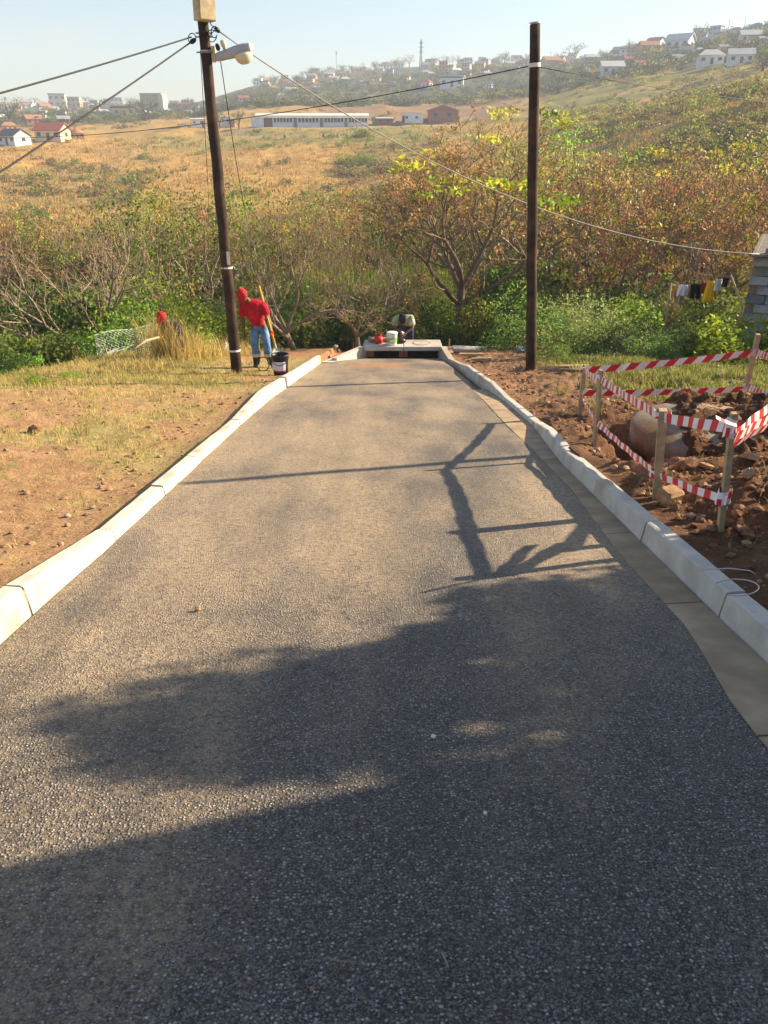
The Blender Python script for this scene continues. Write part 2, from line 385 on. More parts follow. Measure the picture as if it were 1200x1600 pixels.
def mat_asphalt():
    m, nt, out = new_mat('asphalt'); co = nd(nt, 'ShaderNodeTexCoord').outputs['Object']
    sx = nd(nt, 'ShaderNodeSeparateXYZ', {0: co}); X, Y = sx.outputs[0], sx.outputs[1]
    wob = nd(nt, 'ShaderNodeVectorMath', {0: nd(nt, 'ShaderNodeTexNoise', {'Vector': co, 'Scale': 60.0, 'Detail': 2.0}).outputs['Color'], 1: (.006, .006, .006)}, operation='MULTIPLY').outputs[0]
    cw = nd(nt, 'ShaderNodeVectorMath', {0: co, 1: wob}, operation='ADD').outputs[0]
    v1 = nd(nt, 'ShaderNodeTexVoronoi', {'Vector': cw, 'Scale': 100.0, 'Randomness': 1.0})
    v2 = nd(nt, 'ShaderNodeTexVoronoi', {'Vector': cw, 'Scale': 250.0, 'Randomness': 1.0})
    r1 = nd(nt, 'ShaderNodeSeparateColor', {0: v1.outputs['Color']}); r2 = nd(nt, 'ShaderNodeSeparateColor', {0: v2.outputs['Color']})
    # coarse and fine patches of the laid mat
    seg = noise(nt, co, 1.7, 5, .65); coarse = ramp(nt, seg, .35, .65)
    on1 = mathn(nt, 'GREATER_THAN', r1.outputs[1], mathn(nt, 'MULTIPLY_ADD', coarse, -.35, .55))
    dome1 = mathn(nt, 'MULTIPLY', mathn(nt, 'SUBTRACT', 1.0, mathn(nt, 'MULTIPLY', v1.outputs['Distance'], 1.5), clamp=True), mathn(nt, 'MULTIPLY_ADD', on1, .8, .2))
    dome2 = mathn(nt, 'SUBTRACT', 1.0, mathn(nt, 'MULTIPLY', v2.outputs['Distance'], 1.4), clamp=True)
    h = mathn(nt, 'MAXIMUM', dome1, mathn(nt, 'MULTIPLY', dome2, .42))
    chip1 = mathn(nt, 'MULTIPLY', on1, ramp(nt, dome1, .30, .55))
    tone = mathn(nt, 'POWER', r1.outputs[0], 1.5)
    stone = mixc(nt, tone, (.028, .029, .033), (.45, .435, .41))
    fine = mixc(nt, mathn(nt, 'POWER', r2.outputs[0], 2.5), (.009, .010, .013), (.21, .205, .20))
    c = mixc(nt, chip1, fine, stone)
    # pale dust lying in the texture: thinned towards the near right, so the shaded road is painted darker
    dn = noise(nt, nd(nt, 'ShaderNodeVectorMath', {0: co, 1: (1.0, .42, 1.0)}, operation='MULTIPLY').outputs[0], 1.15, 6, .62)
    dl = mathn(nt, 'ADD', mathn(nt, 'MULTIPLY', X, -.085), ramp(nt, Y, -.2, 3.6))
    d0 = mathn(nt, 'ADD', dn, mathn(nt, 'MULTIPLY_ADD', dl, .24, -.20))
    dm = ramp(nt, mathn(nt, 'ADD', d0, mathn(nt, 'MULTIPLY_ADD', r1.outputs[2], .12, -.06)), .30, .70)
    gap = mathn(nt, 'SUBTRACT', 1.15, mathn(nt, 'MULTIPLY', h, .75), clamp=True)
    fineN = noise(nt, co, 34, 5, .7)
    dust = mathn(nt, 'MULTIPLY', mathn(nt, 'MULTIPLY_ADD', dm, .92, .08), mathn(nt, 'MULTIPLY', gap, ramp(nt, fineN, .22, .62)), clamp=True)
    c = mixc(nt, dust, c, mixc(nt, noise(nt, co, 3.0, 3), (.40, .30, .185), (.50, .385, .25)))
    # red soil spilt near the drain
    bx = mathn(nt, 'MULTIPLY', mathn(nt, 'ADD', X, .15), 1.0); e1 = mathn(nt, 'POWER', mathn(nt, 'DIVIDE', mathn(nt, 'SUBTRACT', Y, 17.2), 1.1), 2.0)
    e2 = mathn(nt, 'POWER', mathn(nt, 'DIVIDE', bx, 1.0), 2.0)
    sp = mathn(nt, 'POWER', 2.718, mathn(nt, 'MULTIPLY', mathn(nt, 'ADD', e1, e2), -1.0))
    sp = ramp(nt, mathn(nt, 'MULTIPLY', sp, noise(nt, nd(nt, 'ShaderNodeVectorMath', {0: co, 1: (.8, 2.2, 1.0)}, operation='MULTIPLY').outputs[0], 1.6, 4)), .24, .48)
    c = mixc(nt, mathn(nt, 'MULTIPLY', sp, .85), c, (.40, .20, .09))
    st = noise(nt, nd(nt, 'ShaderNodeVectorMath', {0: co, 1: (5.0, .22, 1.0)}, operation='MULTIPLY').outputs[0], 1.0, 4, .6)
    st = mathn(nt, 'MULTIPLY_ADD', st, .55, .73); c = mixc(nt, 1.0, c, nd(nt, 'ShaderNodeCombineColor', {0: st, 1: st, 2: st}).outputs[0], 'MULTIPLY')
    p = nd(nt, 'ShaderNodeBsdfPrincipled', {'Base Color': c, 'Roughness': mathn(nt, 'MULTIPLY_ADD', dust, .35, .55), 'Specular IOR Level': .35})
    hb = mathn(nt, 'ADD', h, mathn(nt, 'MULTIPLY', fineN, .25))
    b = nd(nt, 'ShaderNodeBump', {'Height': hb, 'Strength': 1.0, 'Distance': .0085}); nt.links.new(b.outputs[0], p.inputs['Normal'])
    nt.links.new(p.outputs[0], out.inputs[0]); return m
def edge_r(y):                                   # ragged edge of the asphalt against the gutter
    base = np.interp(y, [-4, 2.1, 2.8, 3.8, 5.3, 7.1, 8.6, 11, 30], [1.36, 1.37, 1.45, 1.45, 1.53, 1.54, 1.53, 1.56, 1.45])
    return np.minimum(base + (fbm(y*5, y*0, 77, 4)-.5)*.07, rx(y)-.02)
def build_road():
    ys = np.concatenate([np.arange(-6, 1, .1), np.geomspace(1, 19.55, 500)]); nx = 40; V = []
    for y in ys:
        l = lx(y)+.008; r = edge_r(y); xs = np.linspace(l, r, nx)
        z = -SLOPE*y + (fbm(xs*1.3, xs*0+y*1.3, 81, 3)-.5)*.016
        z[-1] -= .012; V.append(np.stack([xs, xs*0+y, z], -1))
    V = np.vstack(V); n = len(ys); i = np.arange(n-1)[:, None]*nx; j = np.arange(nx-1)[None, :]
    q = np.stack([i+j, i+j+1, i+nx+j+1, i+nx+j], -1).reshape(-1, 4)
    tag(link('road', np_mesh('road', V, q, mat_asphalt(), smooth=True)), kind='structure')
build_road()
M = {}
M['kerb'] = mat_plain('kerb_concrete', (.55, .515, .45), .9, .16, 5, .6, 70, .006, .12, (.40, .32, .22), c2=(.50, .72))
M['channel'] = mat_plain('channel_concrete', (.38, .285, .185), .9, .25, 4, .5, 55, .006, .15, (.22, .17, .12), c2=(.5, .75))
M['mortar'] = mat_plain('mortar', (.30, .24, .17), .95, .3, 20, .4, 80, .003, .1)
def build_kerb(side, ys, label):
    X = lx if side < 0 else rx; H = lh if side < 0 else rh
    y0 = ys[0]; root = empty('kerb', (float(X(y0)), y0, -SLOPE*y0), label, 'kerb', 'kerbs along the new road')
    rng = random.Random(3 if side < 0 else 9)
    for k in range(len(ys)-1):
        a, b = ys[k]+.008, ys[k+1]-.008; rings = []
        jz = rng.uniform(-.006, .006); jx = rng.uniform(-.003, .003); ns = 9
        for t in np.linspace(0, 1, ns):
            y = a+(b-a)*t; h = float(H(y))+jz; x0 = float(X(y))+jx*side; zb = -SLOPE*y
            bat = .006+.07*h                    # slightly battered face
            pr = [(0, -.10), (0, .012), (bat*.75, h-.022), (bat*.9, h-.006), (bat+.012, h), (KW-.012, h+.004), (KW, h-.010), (KW, -.10)]
            if k == 0 and t == 0 or False: pass
            rings.append([(x0+side*(px_+rng.uniform(-.0012, .0012)), y+rng.uniform(-.004, .004)*(0 < t < 1), zb+pz+rng.uniform(-.0012, .0012)) for px_, pz in pr])
        mb = MB(); vs = sum(rings, []); n = 8; fs = []
        for i in range(ns-1):
            for j in range(n-1): fs.append((i*n+j, i*n+j+1, (i+1)*n+j+1, (i+1)*n+j) if side < 0 else (i*n+j, (i+1)*n+j, (i+1)*n+j+1, i*n+j+1))
        fs += [tuple(range(n)), tuple(range((ns-1)*n+n-1, (ns-1)*n-1, -1))]
        mb.add(vs, fs); mb.build('kerb_stone', M['kerb'], root, world=True)
        if k:                                    # mortar joint between two stones
            y = ys[k]; h = float(H(y)); x0 = float(X(y)); zb = -SLOPE*y; bat = .006+.07*h; mj = MB()
            pr = [(.006, -.05), (.008, .01), (bat*.78, h-.03), (bat+.016, h-.007), (KW-.01, h-.006), (KW-.01, -.05)]
            vs = [(x0+side*p_, yy, zb+q_) for yy in (y-.012, y+.012) for p_, q_ in pr]; n = 6
            mj.add(vs, [(j, j+1, n+j+1, n+j) for j in range(n-1)]); mj.build('mortar_joint', M['mortar'], root, world=True)
    return root
L_J = [-3.4, -2.3, -1.2, -.1, 1.0, 2.0, 2.96, 4.08, 5.2, 6.3, 7.42, 8.5, 9.45, 10.4, 11.5, 12.6, 13.7, 14.8, 15.9, 17.0, 18.05]
R_J = [-3.9, -2.75, -1.6, -.5, .65, 1.78, 2.905, 4.03, 5.15, 6.25, 7.4, 8.4, 9.5, 10.6, 12.0, 13.15, 14.4, 15.6, 16.8, 17.9, 19.0]
build_kerb(-1, L_J, 'sunlit cream concrete kerb beside the bare orange soil and leaning pole')
build_kerb(1, R_J, 'shaded blue grey concrete kerb beside the taped excavation')
gut = empty('gutter', (1.5, 2.0, -SLOPE*2), 'dusty flat concrete gutter strip at the foot of the shaded kerb', 'gutter')
gj = [-1.6, -.4, .8, 1.95, 3.08, 4.2, 5.32, 6.45, 7.55, 8.7, 9.8, 10.9, 12.2]
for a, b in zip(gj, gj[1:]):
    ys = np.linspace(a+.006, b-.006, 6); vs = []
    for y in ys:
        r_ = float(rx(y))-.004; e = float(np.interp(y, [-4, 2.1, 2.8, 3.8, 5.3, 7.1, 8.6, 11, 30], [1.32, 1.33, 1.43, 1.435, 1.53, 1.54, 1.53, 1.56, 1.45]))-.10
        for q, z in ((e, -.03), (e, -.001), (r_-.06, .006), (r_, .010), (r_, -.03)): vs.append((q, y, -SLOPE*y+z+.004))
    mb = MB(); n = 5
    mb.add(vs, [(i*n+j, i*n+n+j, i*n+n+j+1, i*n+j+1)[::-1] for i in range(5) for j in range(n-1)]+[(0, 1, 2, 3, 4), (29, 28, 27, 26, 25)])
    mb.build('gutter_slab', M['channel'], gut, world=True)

# ------------------------------------------------------------------ vegetation
M['leaf'] = mat_leaf('foliage', .38, .55); M['dryleaf'] = mat_leaf('dry_pods', .15, .8, .03); M['straw'] = mat_leaf('straw', .25, .8, .02)
M['bark'] = mat_plain('bark', (.27, .21, .155), .9, .35, 6, .6, 25, .02, .1, (.33, .27, .21))
M['bark_mid'] = mat_plain('brown_bark', (.17, .125, .09), .9, .35, 6, .6, 25, .02, .1, (.24, .19, .145))
M['bark_dark'] = mat_plain('dark_bark', (.10, .075, .055), .9, .35, 6, .6, 25, .02, .1)
M['twig'] = mat_plain('dry_twig', (.25, .155, .085), .9, .3, 6, .0)
def leaf_quads(P, size, rng, cols, up=.3, aspect=.45, D=None):
    n = len(P); s = (size*rng.uniform(.6, 1.4, n))[:, None]
    a = rng.normal(size=(n, 3)) if D is None else D+rng.normal(size=(n, 3))*.35
    a /= np.linalg.norm(a, axis=1)[:, None]
    b = rng.normal(size=(n, 3)); b[:, 2] += up*0; b -= a*(a*b).sum(1)[:, None]; b /= np.maximum(np.linalg.norm(b, axis=1)[:, None], 1e-6)
    n_ = np.cross(a, b); droop = n_*s*.12
    V = np.stack([P-a*s*.5, P+b*s*aspect*.5+droop, P+a*s*.5, P-b*s*aspect*.5+droop], 1).reshape(-1, 3)
    i = np.arange(n)[:, None]*4
    return V, np.hstack([i, i+1, i+2, i+3]), np.repeat(cols, 4, axis=0)
def pick(rng, pal, n, jit=.18):
    pal = np.array(pal); c = pal[rng.integers(0, len(pal), n)]
    return np.clip(c*(1+rng.normal(size=(n, 1))*jit), .01, .8)
def grow_tree(seed, trunk_h=.22, limbs=4, levels=4, tilt=48, wig=.30, lift=.10, ratio=.70, r0=.020, kids=(2, 3), flat=0.0, lean=0.0):
    """Branch skeleton in a unit height; returns (list of (points, radii), tips)."""
    rg = random.Random(seed); chains = []; tips = []
    def perp(d, ang, roll):
        u, w, _ = frame(d); return (d*math.cos(ang)+(u*math.cos(roll)+w*math.sin(roll))*math.sin(ang)).normalized()
    def go(p, d, L, r, lv):
        k = 4 if lv > 1 else 5; pts = [p.copy()]; rad = [r]; q = p.copy()
        for i in range(k):
            d = (d+Vector((rg.gauss(0, wig), rg.gauss(0, wig), rg.gauss(0, wig*.7)+lift))*(.55)).normalized()
            q = q+d*L/k; pts.append(q.copy()); rad.append(r*(1-.42*(i+1)/k))
        chains.append((pts, rad, lv))
        if lv >= levels: tips.append((q, d)); return
        n = rg.randint(*kids); ph = rg.uniform(0, 6.28)
        for j in range(n):
            dd = perp(d, math.radians(rg.uniform(18, 46)), ph+j*6.283/n+rg.uniform(-.5, .5)); dd.z *= (1-flat); dd.normalize()
            go(q, dd, L*ratio*rg.uniform(.8, 1.15), rad[-1]*rg.uniform(.72, .92), lv+1)
        if lv >= 1:
            for i in (2, 3):
                if rg.random() < .65: go(pts[i], perp(d, math.radians(rg.uniform(35, 65)), rg.uniform(0, 6.3)), L*ratio*.75, rad[i]*.55, min(levels, lv+1+rg.randint(0, 1)))
    base = Vector((0, 0, -.02)); d = Vector((lean, 0, 1)).normalized(); pts = [base]; rad = [r0*1.5]
    for i in range(4):
        d = (d+Vector((rg.gauss(0, .10), rg.gauss(0, .10), .1))).normalized(); pts.append(pts[-1]+d*trunk_h/4); rad.append(r0*(1.15-.08*i))
    chains.append((pts, rad, 0)); ph = rg.uniform(0, 6.3)
    for j in range(limbs):
        t = math.radians(tilt*rg.uniform(.6, 1.25)); roll = ph+j*6.283/limbs+rg.uniform(-.4, .4)
        dd = Vector((math.sin(t)*math.cos(roll), math.sin(t)*math.sin(roll), math.cos(t)))
        go(pts[-1-(j % 2)].copy(), dd, .30*rg.uniform(.85, 1.2), r0*.72, 1)
    top = max(max(q.z for q in c[0]) for c in chains); k = 1.0/top
    chains = [([q*k for q in c[0]], [r*k for r in c[1]], c[2]) for c in chains]; tips = [(q*k, d) for q, d in tips]
    return chains, tips
def tree_proto(seed, leaf, bark='bark', crown_mat='leaf', min_r=.0013, **kw):
    chains, tips = grow_tree(seed, **kw); mb = MB()
    for pts, rad, lv in chains: mb.tube(pts, [max(r, min_r) for r in rad], 7 if lv == 0 else (5 if lv < 3 else 3), cap=False)
    tm = bpy.data.meshes.new('trunk'); tm.from_pydata(mb.v, [], mb.f); tm.materials.append(M[bark]); tm.polygons.foreach_set('use_smooth', [True]*len(tm.polygons)); tm.update()
    cm = None
    if leaf:
        rng = np.random.default_rng(seed); P = []; C = []; S = []
        T = np.array([t[0] for t in tips])
        for sel, n, spread, size, pal in leaf:
            mk = sel(T, rng); t = T[mk]
            if not len(t): continue
            pts = np.repeat(t, n, axis=0)+rng.normal(size=(len(t)*n, 3))*np.array(spread)
            c = np.repeat(pick(rng, pal, len(t), .2), n, axis=0)*(1+rng.normal(size=(len(t)*n, 1))*.15)
            P.append(pts); C.append(np.clip(c, .01, .8)); S.append(np.full(len(pts), size))
        if P:
            V, Fq, cc = leaf_quads(np.vstack(P), np.concatenate(S)[:, None][:, 0], rng, np.vstack(C)); cm = np_mesh('crown', V, Fq, M[crown_mat], cc)
    return tm, cm
def all_(T, rng): return np.ones(len(T), bool)
def some(f): return lambda T, rng: rng.random(len(T)) < f
def high(z, f): return lambda T, rng: (T[:, 2] > z) & (rng.random(len(T)) < f)
RUSSET = [(.40, .205, .085), (.32, .155, .065), (.43, .26, .11), (.28, .175, .09)]
YGREEN = [(.36, .42, .03), (.26, .37, .03), (.44, .42, .05)]
GREEN = [(.13, .22, .03), (.19, .29, .035), (.085, .15, .022), (.27, .35, .045)]
DGREEN = [(.07, .125, .024), (.095, .16, .03), (.14, .19, .04), (.045, .08, .018)]
OLIVE = [(.21, .22, .05), (.16, .17, .045), (.27, .24, .06), (.30, .23, .07)]
GREY = [(.26, .31, .14), (.20, .26, .11), (.32, .35, .18)]
TAN = [(.32, .22, .09), (.26, .17, .07), (.36, .27, .12)]
TP = {
 'russet0': tree_proto(11, [(some(.62), 12, (.010, .010, .009), .0125, RUSSET), (high(.62, .05), 46, (.030, .030, .012), .022, YGREEN)], crown_mat='leaf', trunk_h=.36, limbs=7, tilt=46, levels=5, min_r=.0010, r0=.020, wig=.17, bark='bark_mid'),
 'russet1': tree_proto(23, [(some(.45), 10, (.010, .010, .009), .0125, RUSSET), (some(.03), 26, (.028, .028, .014), .018, YGREEN)], trunk_h=.30, limbs=6, tilt=44, levels=5, min_r=.0010, r0=.016, wig=.19, bark='bark_mid'),
 'russet2': tree_proto(37, [(some(.5), 13, (.013, .013, .011), .0130, RUSSET+TAN), (some(.07), 26, (.028, .028, .02), .018, OLIVE)], trunk_h=.24, limbs=6, tilt=42, levels=5, r0=.016, wig=.2, min_r=.0010, bark='bark'),
 'bare0': tree_proto(5, [(some(.12), 8, (.012, .012, .012), .013, RUSSET)], trunk_h=.18, limbs=6, tilt=50, levels=5, wig=.24, r0=.019, min_r=.0011),
 'bare1': tree_proto(8, [(some(.30), 14, (.024, .024, .02), .016, OLIVE+GREEN)], trunk_h=.16, limbs=5, tilt=46, levels=5, wig=.28, r0=.019, lean=.15, min_r=.0011),
 'mixed0': tree_proto(51, [(some(.7), 46, (.05, .05, .040), .018, GREEN+OLIVE+YGREEN[:1]), (some(.25), 14, (.03, .03, .02), .026, RUSSET)], trunk_h=.25, limbs=4, tilt=38, levels=3, ratio=.78),
 'mixed1': tree_proto(57, [(some(.7), 48, (.055, .055, .042), .018, OLIVE+TAN+YGREEN)], trunk_h=.2, limbs=5, tilt=42, levels=3, ratio=.78),
 'green0': tree_proto(61, [(all_, 80, (.06, .06, .05), .024, GREEN)], trunk_h=.25, limbs=4, tilt=40, levels=3, ratio=.75),
 'far0': tree_proto(71, [(all_, 40, (.075, .075, .06), .055, DGREEN)], trunk_h=.28, limbs=5, tilt=48, levels=2, ratio=.8, bark='bark_dark', r0=.028),
 'far1': tree_proto(73, [(all_, 34, (.08, .08, .07), .055, DGREEN+OLIVE)], trunk_h=.2, limbs=5, tilt=44, levels=2, ratio=.8, bark='bark_dark', r0=.028),
 'far2': tree_proto(79, [(some(.8), 10, (.05, .05, .03), .04, OLIVE)], trunk_h=.35, limbs=4, tilt=48, levels=3, bark='bark_dark'),
}
def bush_proto(seed, n, pal, size, lumps=14, squash=.8, aspect=.5, feather=False, stems=True):
    rng = np.random.default_rng(seed); c = rng.normal(size=(lumps, 3)); c /= np.linalg.norm(c, axis=1)[:, None]
    c *= rng.uniform(.25, .75, (lumps, 1)); c[:, 2] = np.abs(c[:, 2])*squash; rad = rng.uniform(.16, .34, lumps)
    k = rng.integers(0, lumps, n); d = rng.normal(size=(n, 3)); d /= np.linalg.norm(d, axis=1)[:, None]
    P = c[k]+d*(rad[k]*rng.uniform(.45, 1.08, n)**.6)[:, None]; P[:, 2] = np.abs(P[:, 2])
    lump_c = pick(rng, pal, lumps, .22); cols = np.clip(lump_c[k]*(1+rng.normal(size=(n, 1))*.2), .01, .8)
    zt = P[:, 2].max(); P /= zt
    V, Fq, cc = leaf_quads(P, size, rng, cols, aspect=aspect, D=(d*np.array([1, 1, .6])) if feather else None)
    cm = np_mesh('crown', V, Fq, M['leaf'], cc); mb = MB(); rg = random.Random(seed)
    for j in range(7):
        q = c[rng.integers(0, lumps)]/zt; mb.tube([(0, 0, -.05), (q[0]*.35+rg.gauss(0, .03), q[1]*.35, q[2]*.55), (q[0], q[1], q[2])], [.018, .012, .005], 4, cap=False)
    tm = bpy.data.meshes.new('stem'); tm.from_pydata(mb.v, [], mb.f); tm.materials.append(M['twig']); tm.update()
    return tm, cm
TP['bushg0'] = bush_proto(101, 5000, GREEN, .052); TP['bushg1'] = bush_proto(102, 5000, GREEN+YGREEN[:1], .060, 18)
TP['bushd0'] = bush_proto(103, 5000, DGREEN, .052, 16); TP['bushd1'] = bush_proto(104, 5000, DGREEN+GREEN[:2]+OLIVE[:1], .058, 18, 1.1)
TP['bushf0'] = bush_proto(105, 3600, [(.17, .25, .05), (.22, .30, .07), (.12, .18, .04)], .055, 20, .9, .3, True)
TP['bushf1'] = bush_proto(106, 3600, [(.20, .25, .07), (.26, .30, .11), (.27, .25, .09)], .055, 20, .8, .3, True)
TP['bushy'] = bush_proto(107, 2200, [(.30, .38, .03), (.22, .32, .03), (.14, .22, .03)], .10, 14, 1.0, .55)
TP['acacia'] = bush_proto(108, 2600, GREY, .05, 16, .45, .35, True)
TP['bushb'] = bush_proto(109, 1500, TAN+OLIVE, .06, 14, .8, .25, True)
TP['vine'] = bush_proto(110, 2600, [(.20, .17, .05), (.12, .13, .035), (.28, .20, .08)], .05, 18, 2.2, .3, True)
def reed_proto(seed, n=260):
    rng = np.random.default_rng(seed); V = []; Fq = []; C = []
    for k in range(n):
        b = rng.normal(size=2)*.16; a = rng.uniform(0, 6.28); L = rng.uniform(.6, 1.0); bend = rng.uniform(.05, .35); w = rng.uniform(.008, .016)
        d = np.array([math.cos(a), math.sin(a)]); s = np.array([-d[1], d[0], 0])*w; i0 = len(V)
        for t in (0, .4, .75, 1.0):
            q = np.array([b[0]+d[0]*bend*t*t, b[1]+d[1]*bend*t*t, L*(t-.25*bend*t*t)]); ww = s*(1-t*.9)
            V += [q-ww, q+ww]
        Fq += [[i0+2*j, i0+2*j+1, i0+2*j+3, i0+2*j+2] for j in range(3)]
        c = pick(rng, [(.17, .27, .04), (.25, .33, .06), (.13, .19, .035), (.31, .30, .09)], 1)[0]; C += [c]*8
    return None, np_mesh('blades', np.array(V), np.array(Fq), M['leaf'], np.array(C))
TP['reed0'] = reed_proto(1); TP['reed1'] = reed_proto(2)
vrg = random.Random(77)
def plant(kind, px, ytop, r, label, cat='tree', group=None, wide=1.0, base_py=None, name=None, rot=None, sink=0.0):
    """A plant whose top stands at picture point (px, ytop), r metres away; its foot is on the terrain there."""
    if base_py is not None: b = G(px, base_py); r = math.hypot(b.x, b.y); top = AT(px, ytop, r)
    else: top = AT(px, ytop, r); b = Vector((top.x, top.y, zf(top.x, top.y)))
    h = max(.25, top.z-b.z); tm, cm = TP[kind]
    root = empty(name or {'tree': 'tree', 'bush': 'bush', 'reeds': 'reed_clump'}.get(cat, cat), (b.x, b.y, b.z-sink), label, cat, group, vrg.uniform(0, 6.28) if rot is None else rot)
    root.scale = (h*wide, h*wide, h)
    isb = kind[:3] in ('bus', 'vin', 'aca')
    if tm: link('stem' if isb else 'trunk', tm, root)
    if cm: link('blades' if kind.startswith('reed') else ('foliage' if isb else 'crown'), cm, root)
    return root
# the trees one can tell apart, foreground to far
T_ = [
 ('russet0', 735, 168, 27, 'large spreading tree with russet seed pods and yellow green tips behind the drain slab', 1.15),
 ('russet1', 975, 232, 30, 'russet podded tree with a twisting trunk straight beyond the right pole', 1.0),
 ('russet2', 1085, 238, 33, 'dark stemmed russet tree rising behind the washing line', 1.0),
 ('russet1', 1185, 225, 35, 'russet tree spreading over the grey block house', 1.0),
 ('bare0', 92, 296, 23, 'bare grey branched tree without leaves at the far left of the thicket', 1.05),
 ('bare1', 448, 318, 22, 'twisted bare grey tree growing behind the worker in the red shirt', 1.0),
 ('bare0', 556, 350, 24, 'low bare tree with long leaning limbs left of the drain slab', .95),
 ('bare1', 640, 300, 30, 'thin bare tree tangled with the large russet tree', .8),
 ('green0', 176, 300, 30, 'bright green leafy tree left of the leaning pole', .8),
 ('mixed0', 300, 290, 33, 'green and russet tree directly behind the leaning pole', .8),
 ('mixed1', 238, 315, 29, 'olive tree between the bright green tree and the leaning pole', .8),
 ('mixed0', 395, 300, 35, 'thin leaved green tree just right of the leaning pole', .7),
 ('russet2', 505, 300, 36, 'brown podded tree above the reeds', .9),
 ('mixed1', 868, 205, 40, 'yellow green crowned tree seen behind the right pole', .8),
]
for k, px, yt, r, lab, w in T_: plant(k, px, yt, r, lab, 'tree', None, w, name='podded_tree' if 'russet' in k else ('bare_tree' if 'bare' in k else 'leafy_tree'))
def where(px):
    for lim, t in ((110, 'at the far left'), (220, 'above the wire basket'), (330, 'above the dry straw clump'), (430, 'behind the red shirted worker'), (560, 'between the worker and the drain slab'),
                   (700, 'behind the drain slab'), (800, 'between the slab and the right pole'), (900, 'just right of the right pole'), (1040, 'left of the washing line'), (1130, 'behind the washing line')):
        if px < lim: return t
    return 'beside the grey block house'
def depthword(r): return 'in the front row' if r < 30 else ('in the middle row' if r < 42 else 'in the back row')
# the thicket along the stream: rows of trees
for i in range(46):
    r = vrg.choice([38, 43, 48, 54, 60]); px = -60+i*28.5+vrg.uniform(-12, 12)
    yt = np.interp(px, [-60, 100, 300, 450, 560, 620, 760, 850, 950, 1100, 1260], [308, 306, 300, 305, 285, 225, 205, 225, 238, 228, 225])+vrg.uniform(-6, 40)
    k = vrg.choice(['russet1', 'russet2', 'russet0', 'mixed1', 'russet2', 'mixed0'] if px > 520 else ['russet2', 'mixed1', 'mixed0', 'russet1', 'bare1', 'green0'])
    nm = {'russ': 'russet podded tree', 'mixe': 'thinly leaved olive tree', 'bare': 'bare grey tree', 'gree': 'bright green tree'}[k[:4]]
    plant(k, px, yt, r, f'{nm} {depthword(r)} {where(px)}', 'tree', 'trees of the stream thicket', vrg.uniform(.75, 1.05), name='thicket_tree')
# undergrowth and bushes
U = []
for i in range(40): U.append((vrg.choice(['bushd0', 'bushd1', 'bushd1', 'bushg0', 'vine']), 330+i*23+vrg.uniform(-9, 9), vrg.uniform(440, 478), vrg.uniform(26.5, 31)))
for i in range(26): U.append((vrg.choice(['bushd1', 'bushg0', 'bushg1', 'bushd0', 'vine']), -40+i*50+vrg.uniform(-15, 15), vrg.uniform(385, 440), vrg.uniform(33, 40)))
for i in range(18): U.append((vrg.choice(['bushg0', 'bushg1', 'bushd1', 'bushg1']), -30+i*22+vrg.uniform(-8, 8), vrg.uniform(425, 480), vrg.uniform(22.5, 26)))
for i in range(9): U.append((vrg.choice(['bushd0', 'bushd1']), -35+i*22+vrg.uniform(-6, 6), np.interp(i, [0, 3, 8], [505, 520, 520])+vrg.uniform(-10, 10), vrg.uniform(18.5, 21)))
for k, px, yt, r in U:
    nm = {'bushd': 'dark green', 'bushg': 'bright green', 'vine': 'brown creeper covered'}[k[:5] if k != 'vine' else k]
    plant(k, px, yt, r, f'{nm} bush {depthword(r)} {where(px)}', 'bush', 'bushes of the stream thicket', vrg.uniform(.75, 1.15), sink=.1)
for px, yt, r, k, lab, w in [
    (285, 398, 24.5, 'acacia', 'pale grey green feathery bush over the wire basket', 1.2), (150, 455, 21.5, 'bushg1', 'fresh green bush behind the left end of the wire basket', 1.1),
    (225, 452, 21.0, 'bushg1', 'broad bright green bush behind the wire basket', 1.2), (320, 470, 21.5, 'bushg0', 'green bush between the crouching worker and the leaning pole', 1.0), (30, 545, 15.8, 'bushd1', 'dark low bush at the far left edge of the grass', 1.1),
    (890, 470, 17.6, 'bushf0', 'feathery light green bush just right of the right pole', 1.1), (880, 528, 15.6, 'bushf0', 'low fresh green shrub in front of the right pole bushes', 1.25), (940, 455, 18.5, 'bushf1', 'pale feathery bush behind the dead brush heap', 1.1),
    (1000, 478, 18.2, 'bushf0', 'feathery green bush right of the dead brush heap', 1.15), (1060, 492, 17.4, 'bushf1', 'wide pale green weed bush under the washing line', 1.3), (1030, 505, 16.2, 'bushf0', 'low green weed bush behind the far tape', 1.2),
    (1148, 482, 16.8, 'bushy', 'vivid yellow green leafy bush against the block house', 1.05), (985, 500, 17.0, 'bushf1', 'small pale weed bush behind the tumbled rocks', 1.1), (1188, 486, 16.6, 'bushg1', 'small green bush at the foot of the block house', 1.5),
    (830, 440, 21.5, 'bushf0', 'tall feathery bush directly behind the right pole', 1.0), (745, 425, 26.6, 'vine', 'brown creeper hanging round the large russet trunk', .55), (915, 440, 21, 'bushf1', 'tall pale green bush above the dead brush heap', 1.0),
    (1090, 470, 19.5, 'bushf0', 'green bush behind the hanging clothes', 1.1), (960, 445, 22, 'bushg0', 'bright green bush above the feathery weeds', 1.0), (115, 578, 13.6, 'bushg0', 'small green weed growing in the dry grass', 1.3), (60, 595, 13.0, 'bushg1', 'small fresh weed at the left grass edge', 1.3)]:
    plant(k, px, yt, r, lab, 'bush', None, w, sink=.06, name='bush')
for i in range(16):
    px = 470+i*14.5+vrg.uniform(-5, 5); plant(vrg.choice(['reed0', 'reed1']), px, vrg.uniform(386, 420), vrg.uniform(30, 34), f'tall green reeds {where(px)}', 'reeds', 'reeds along the stream', vrg.uniform(.45, .65))
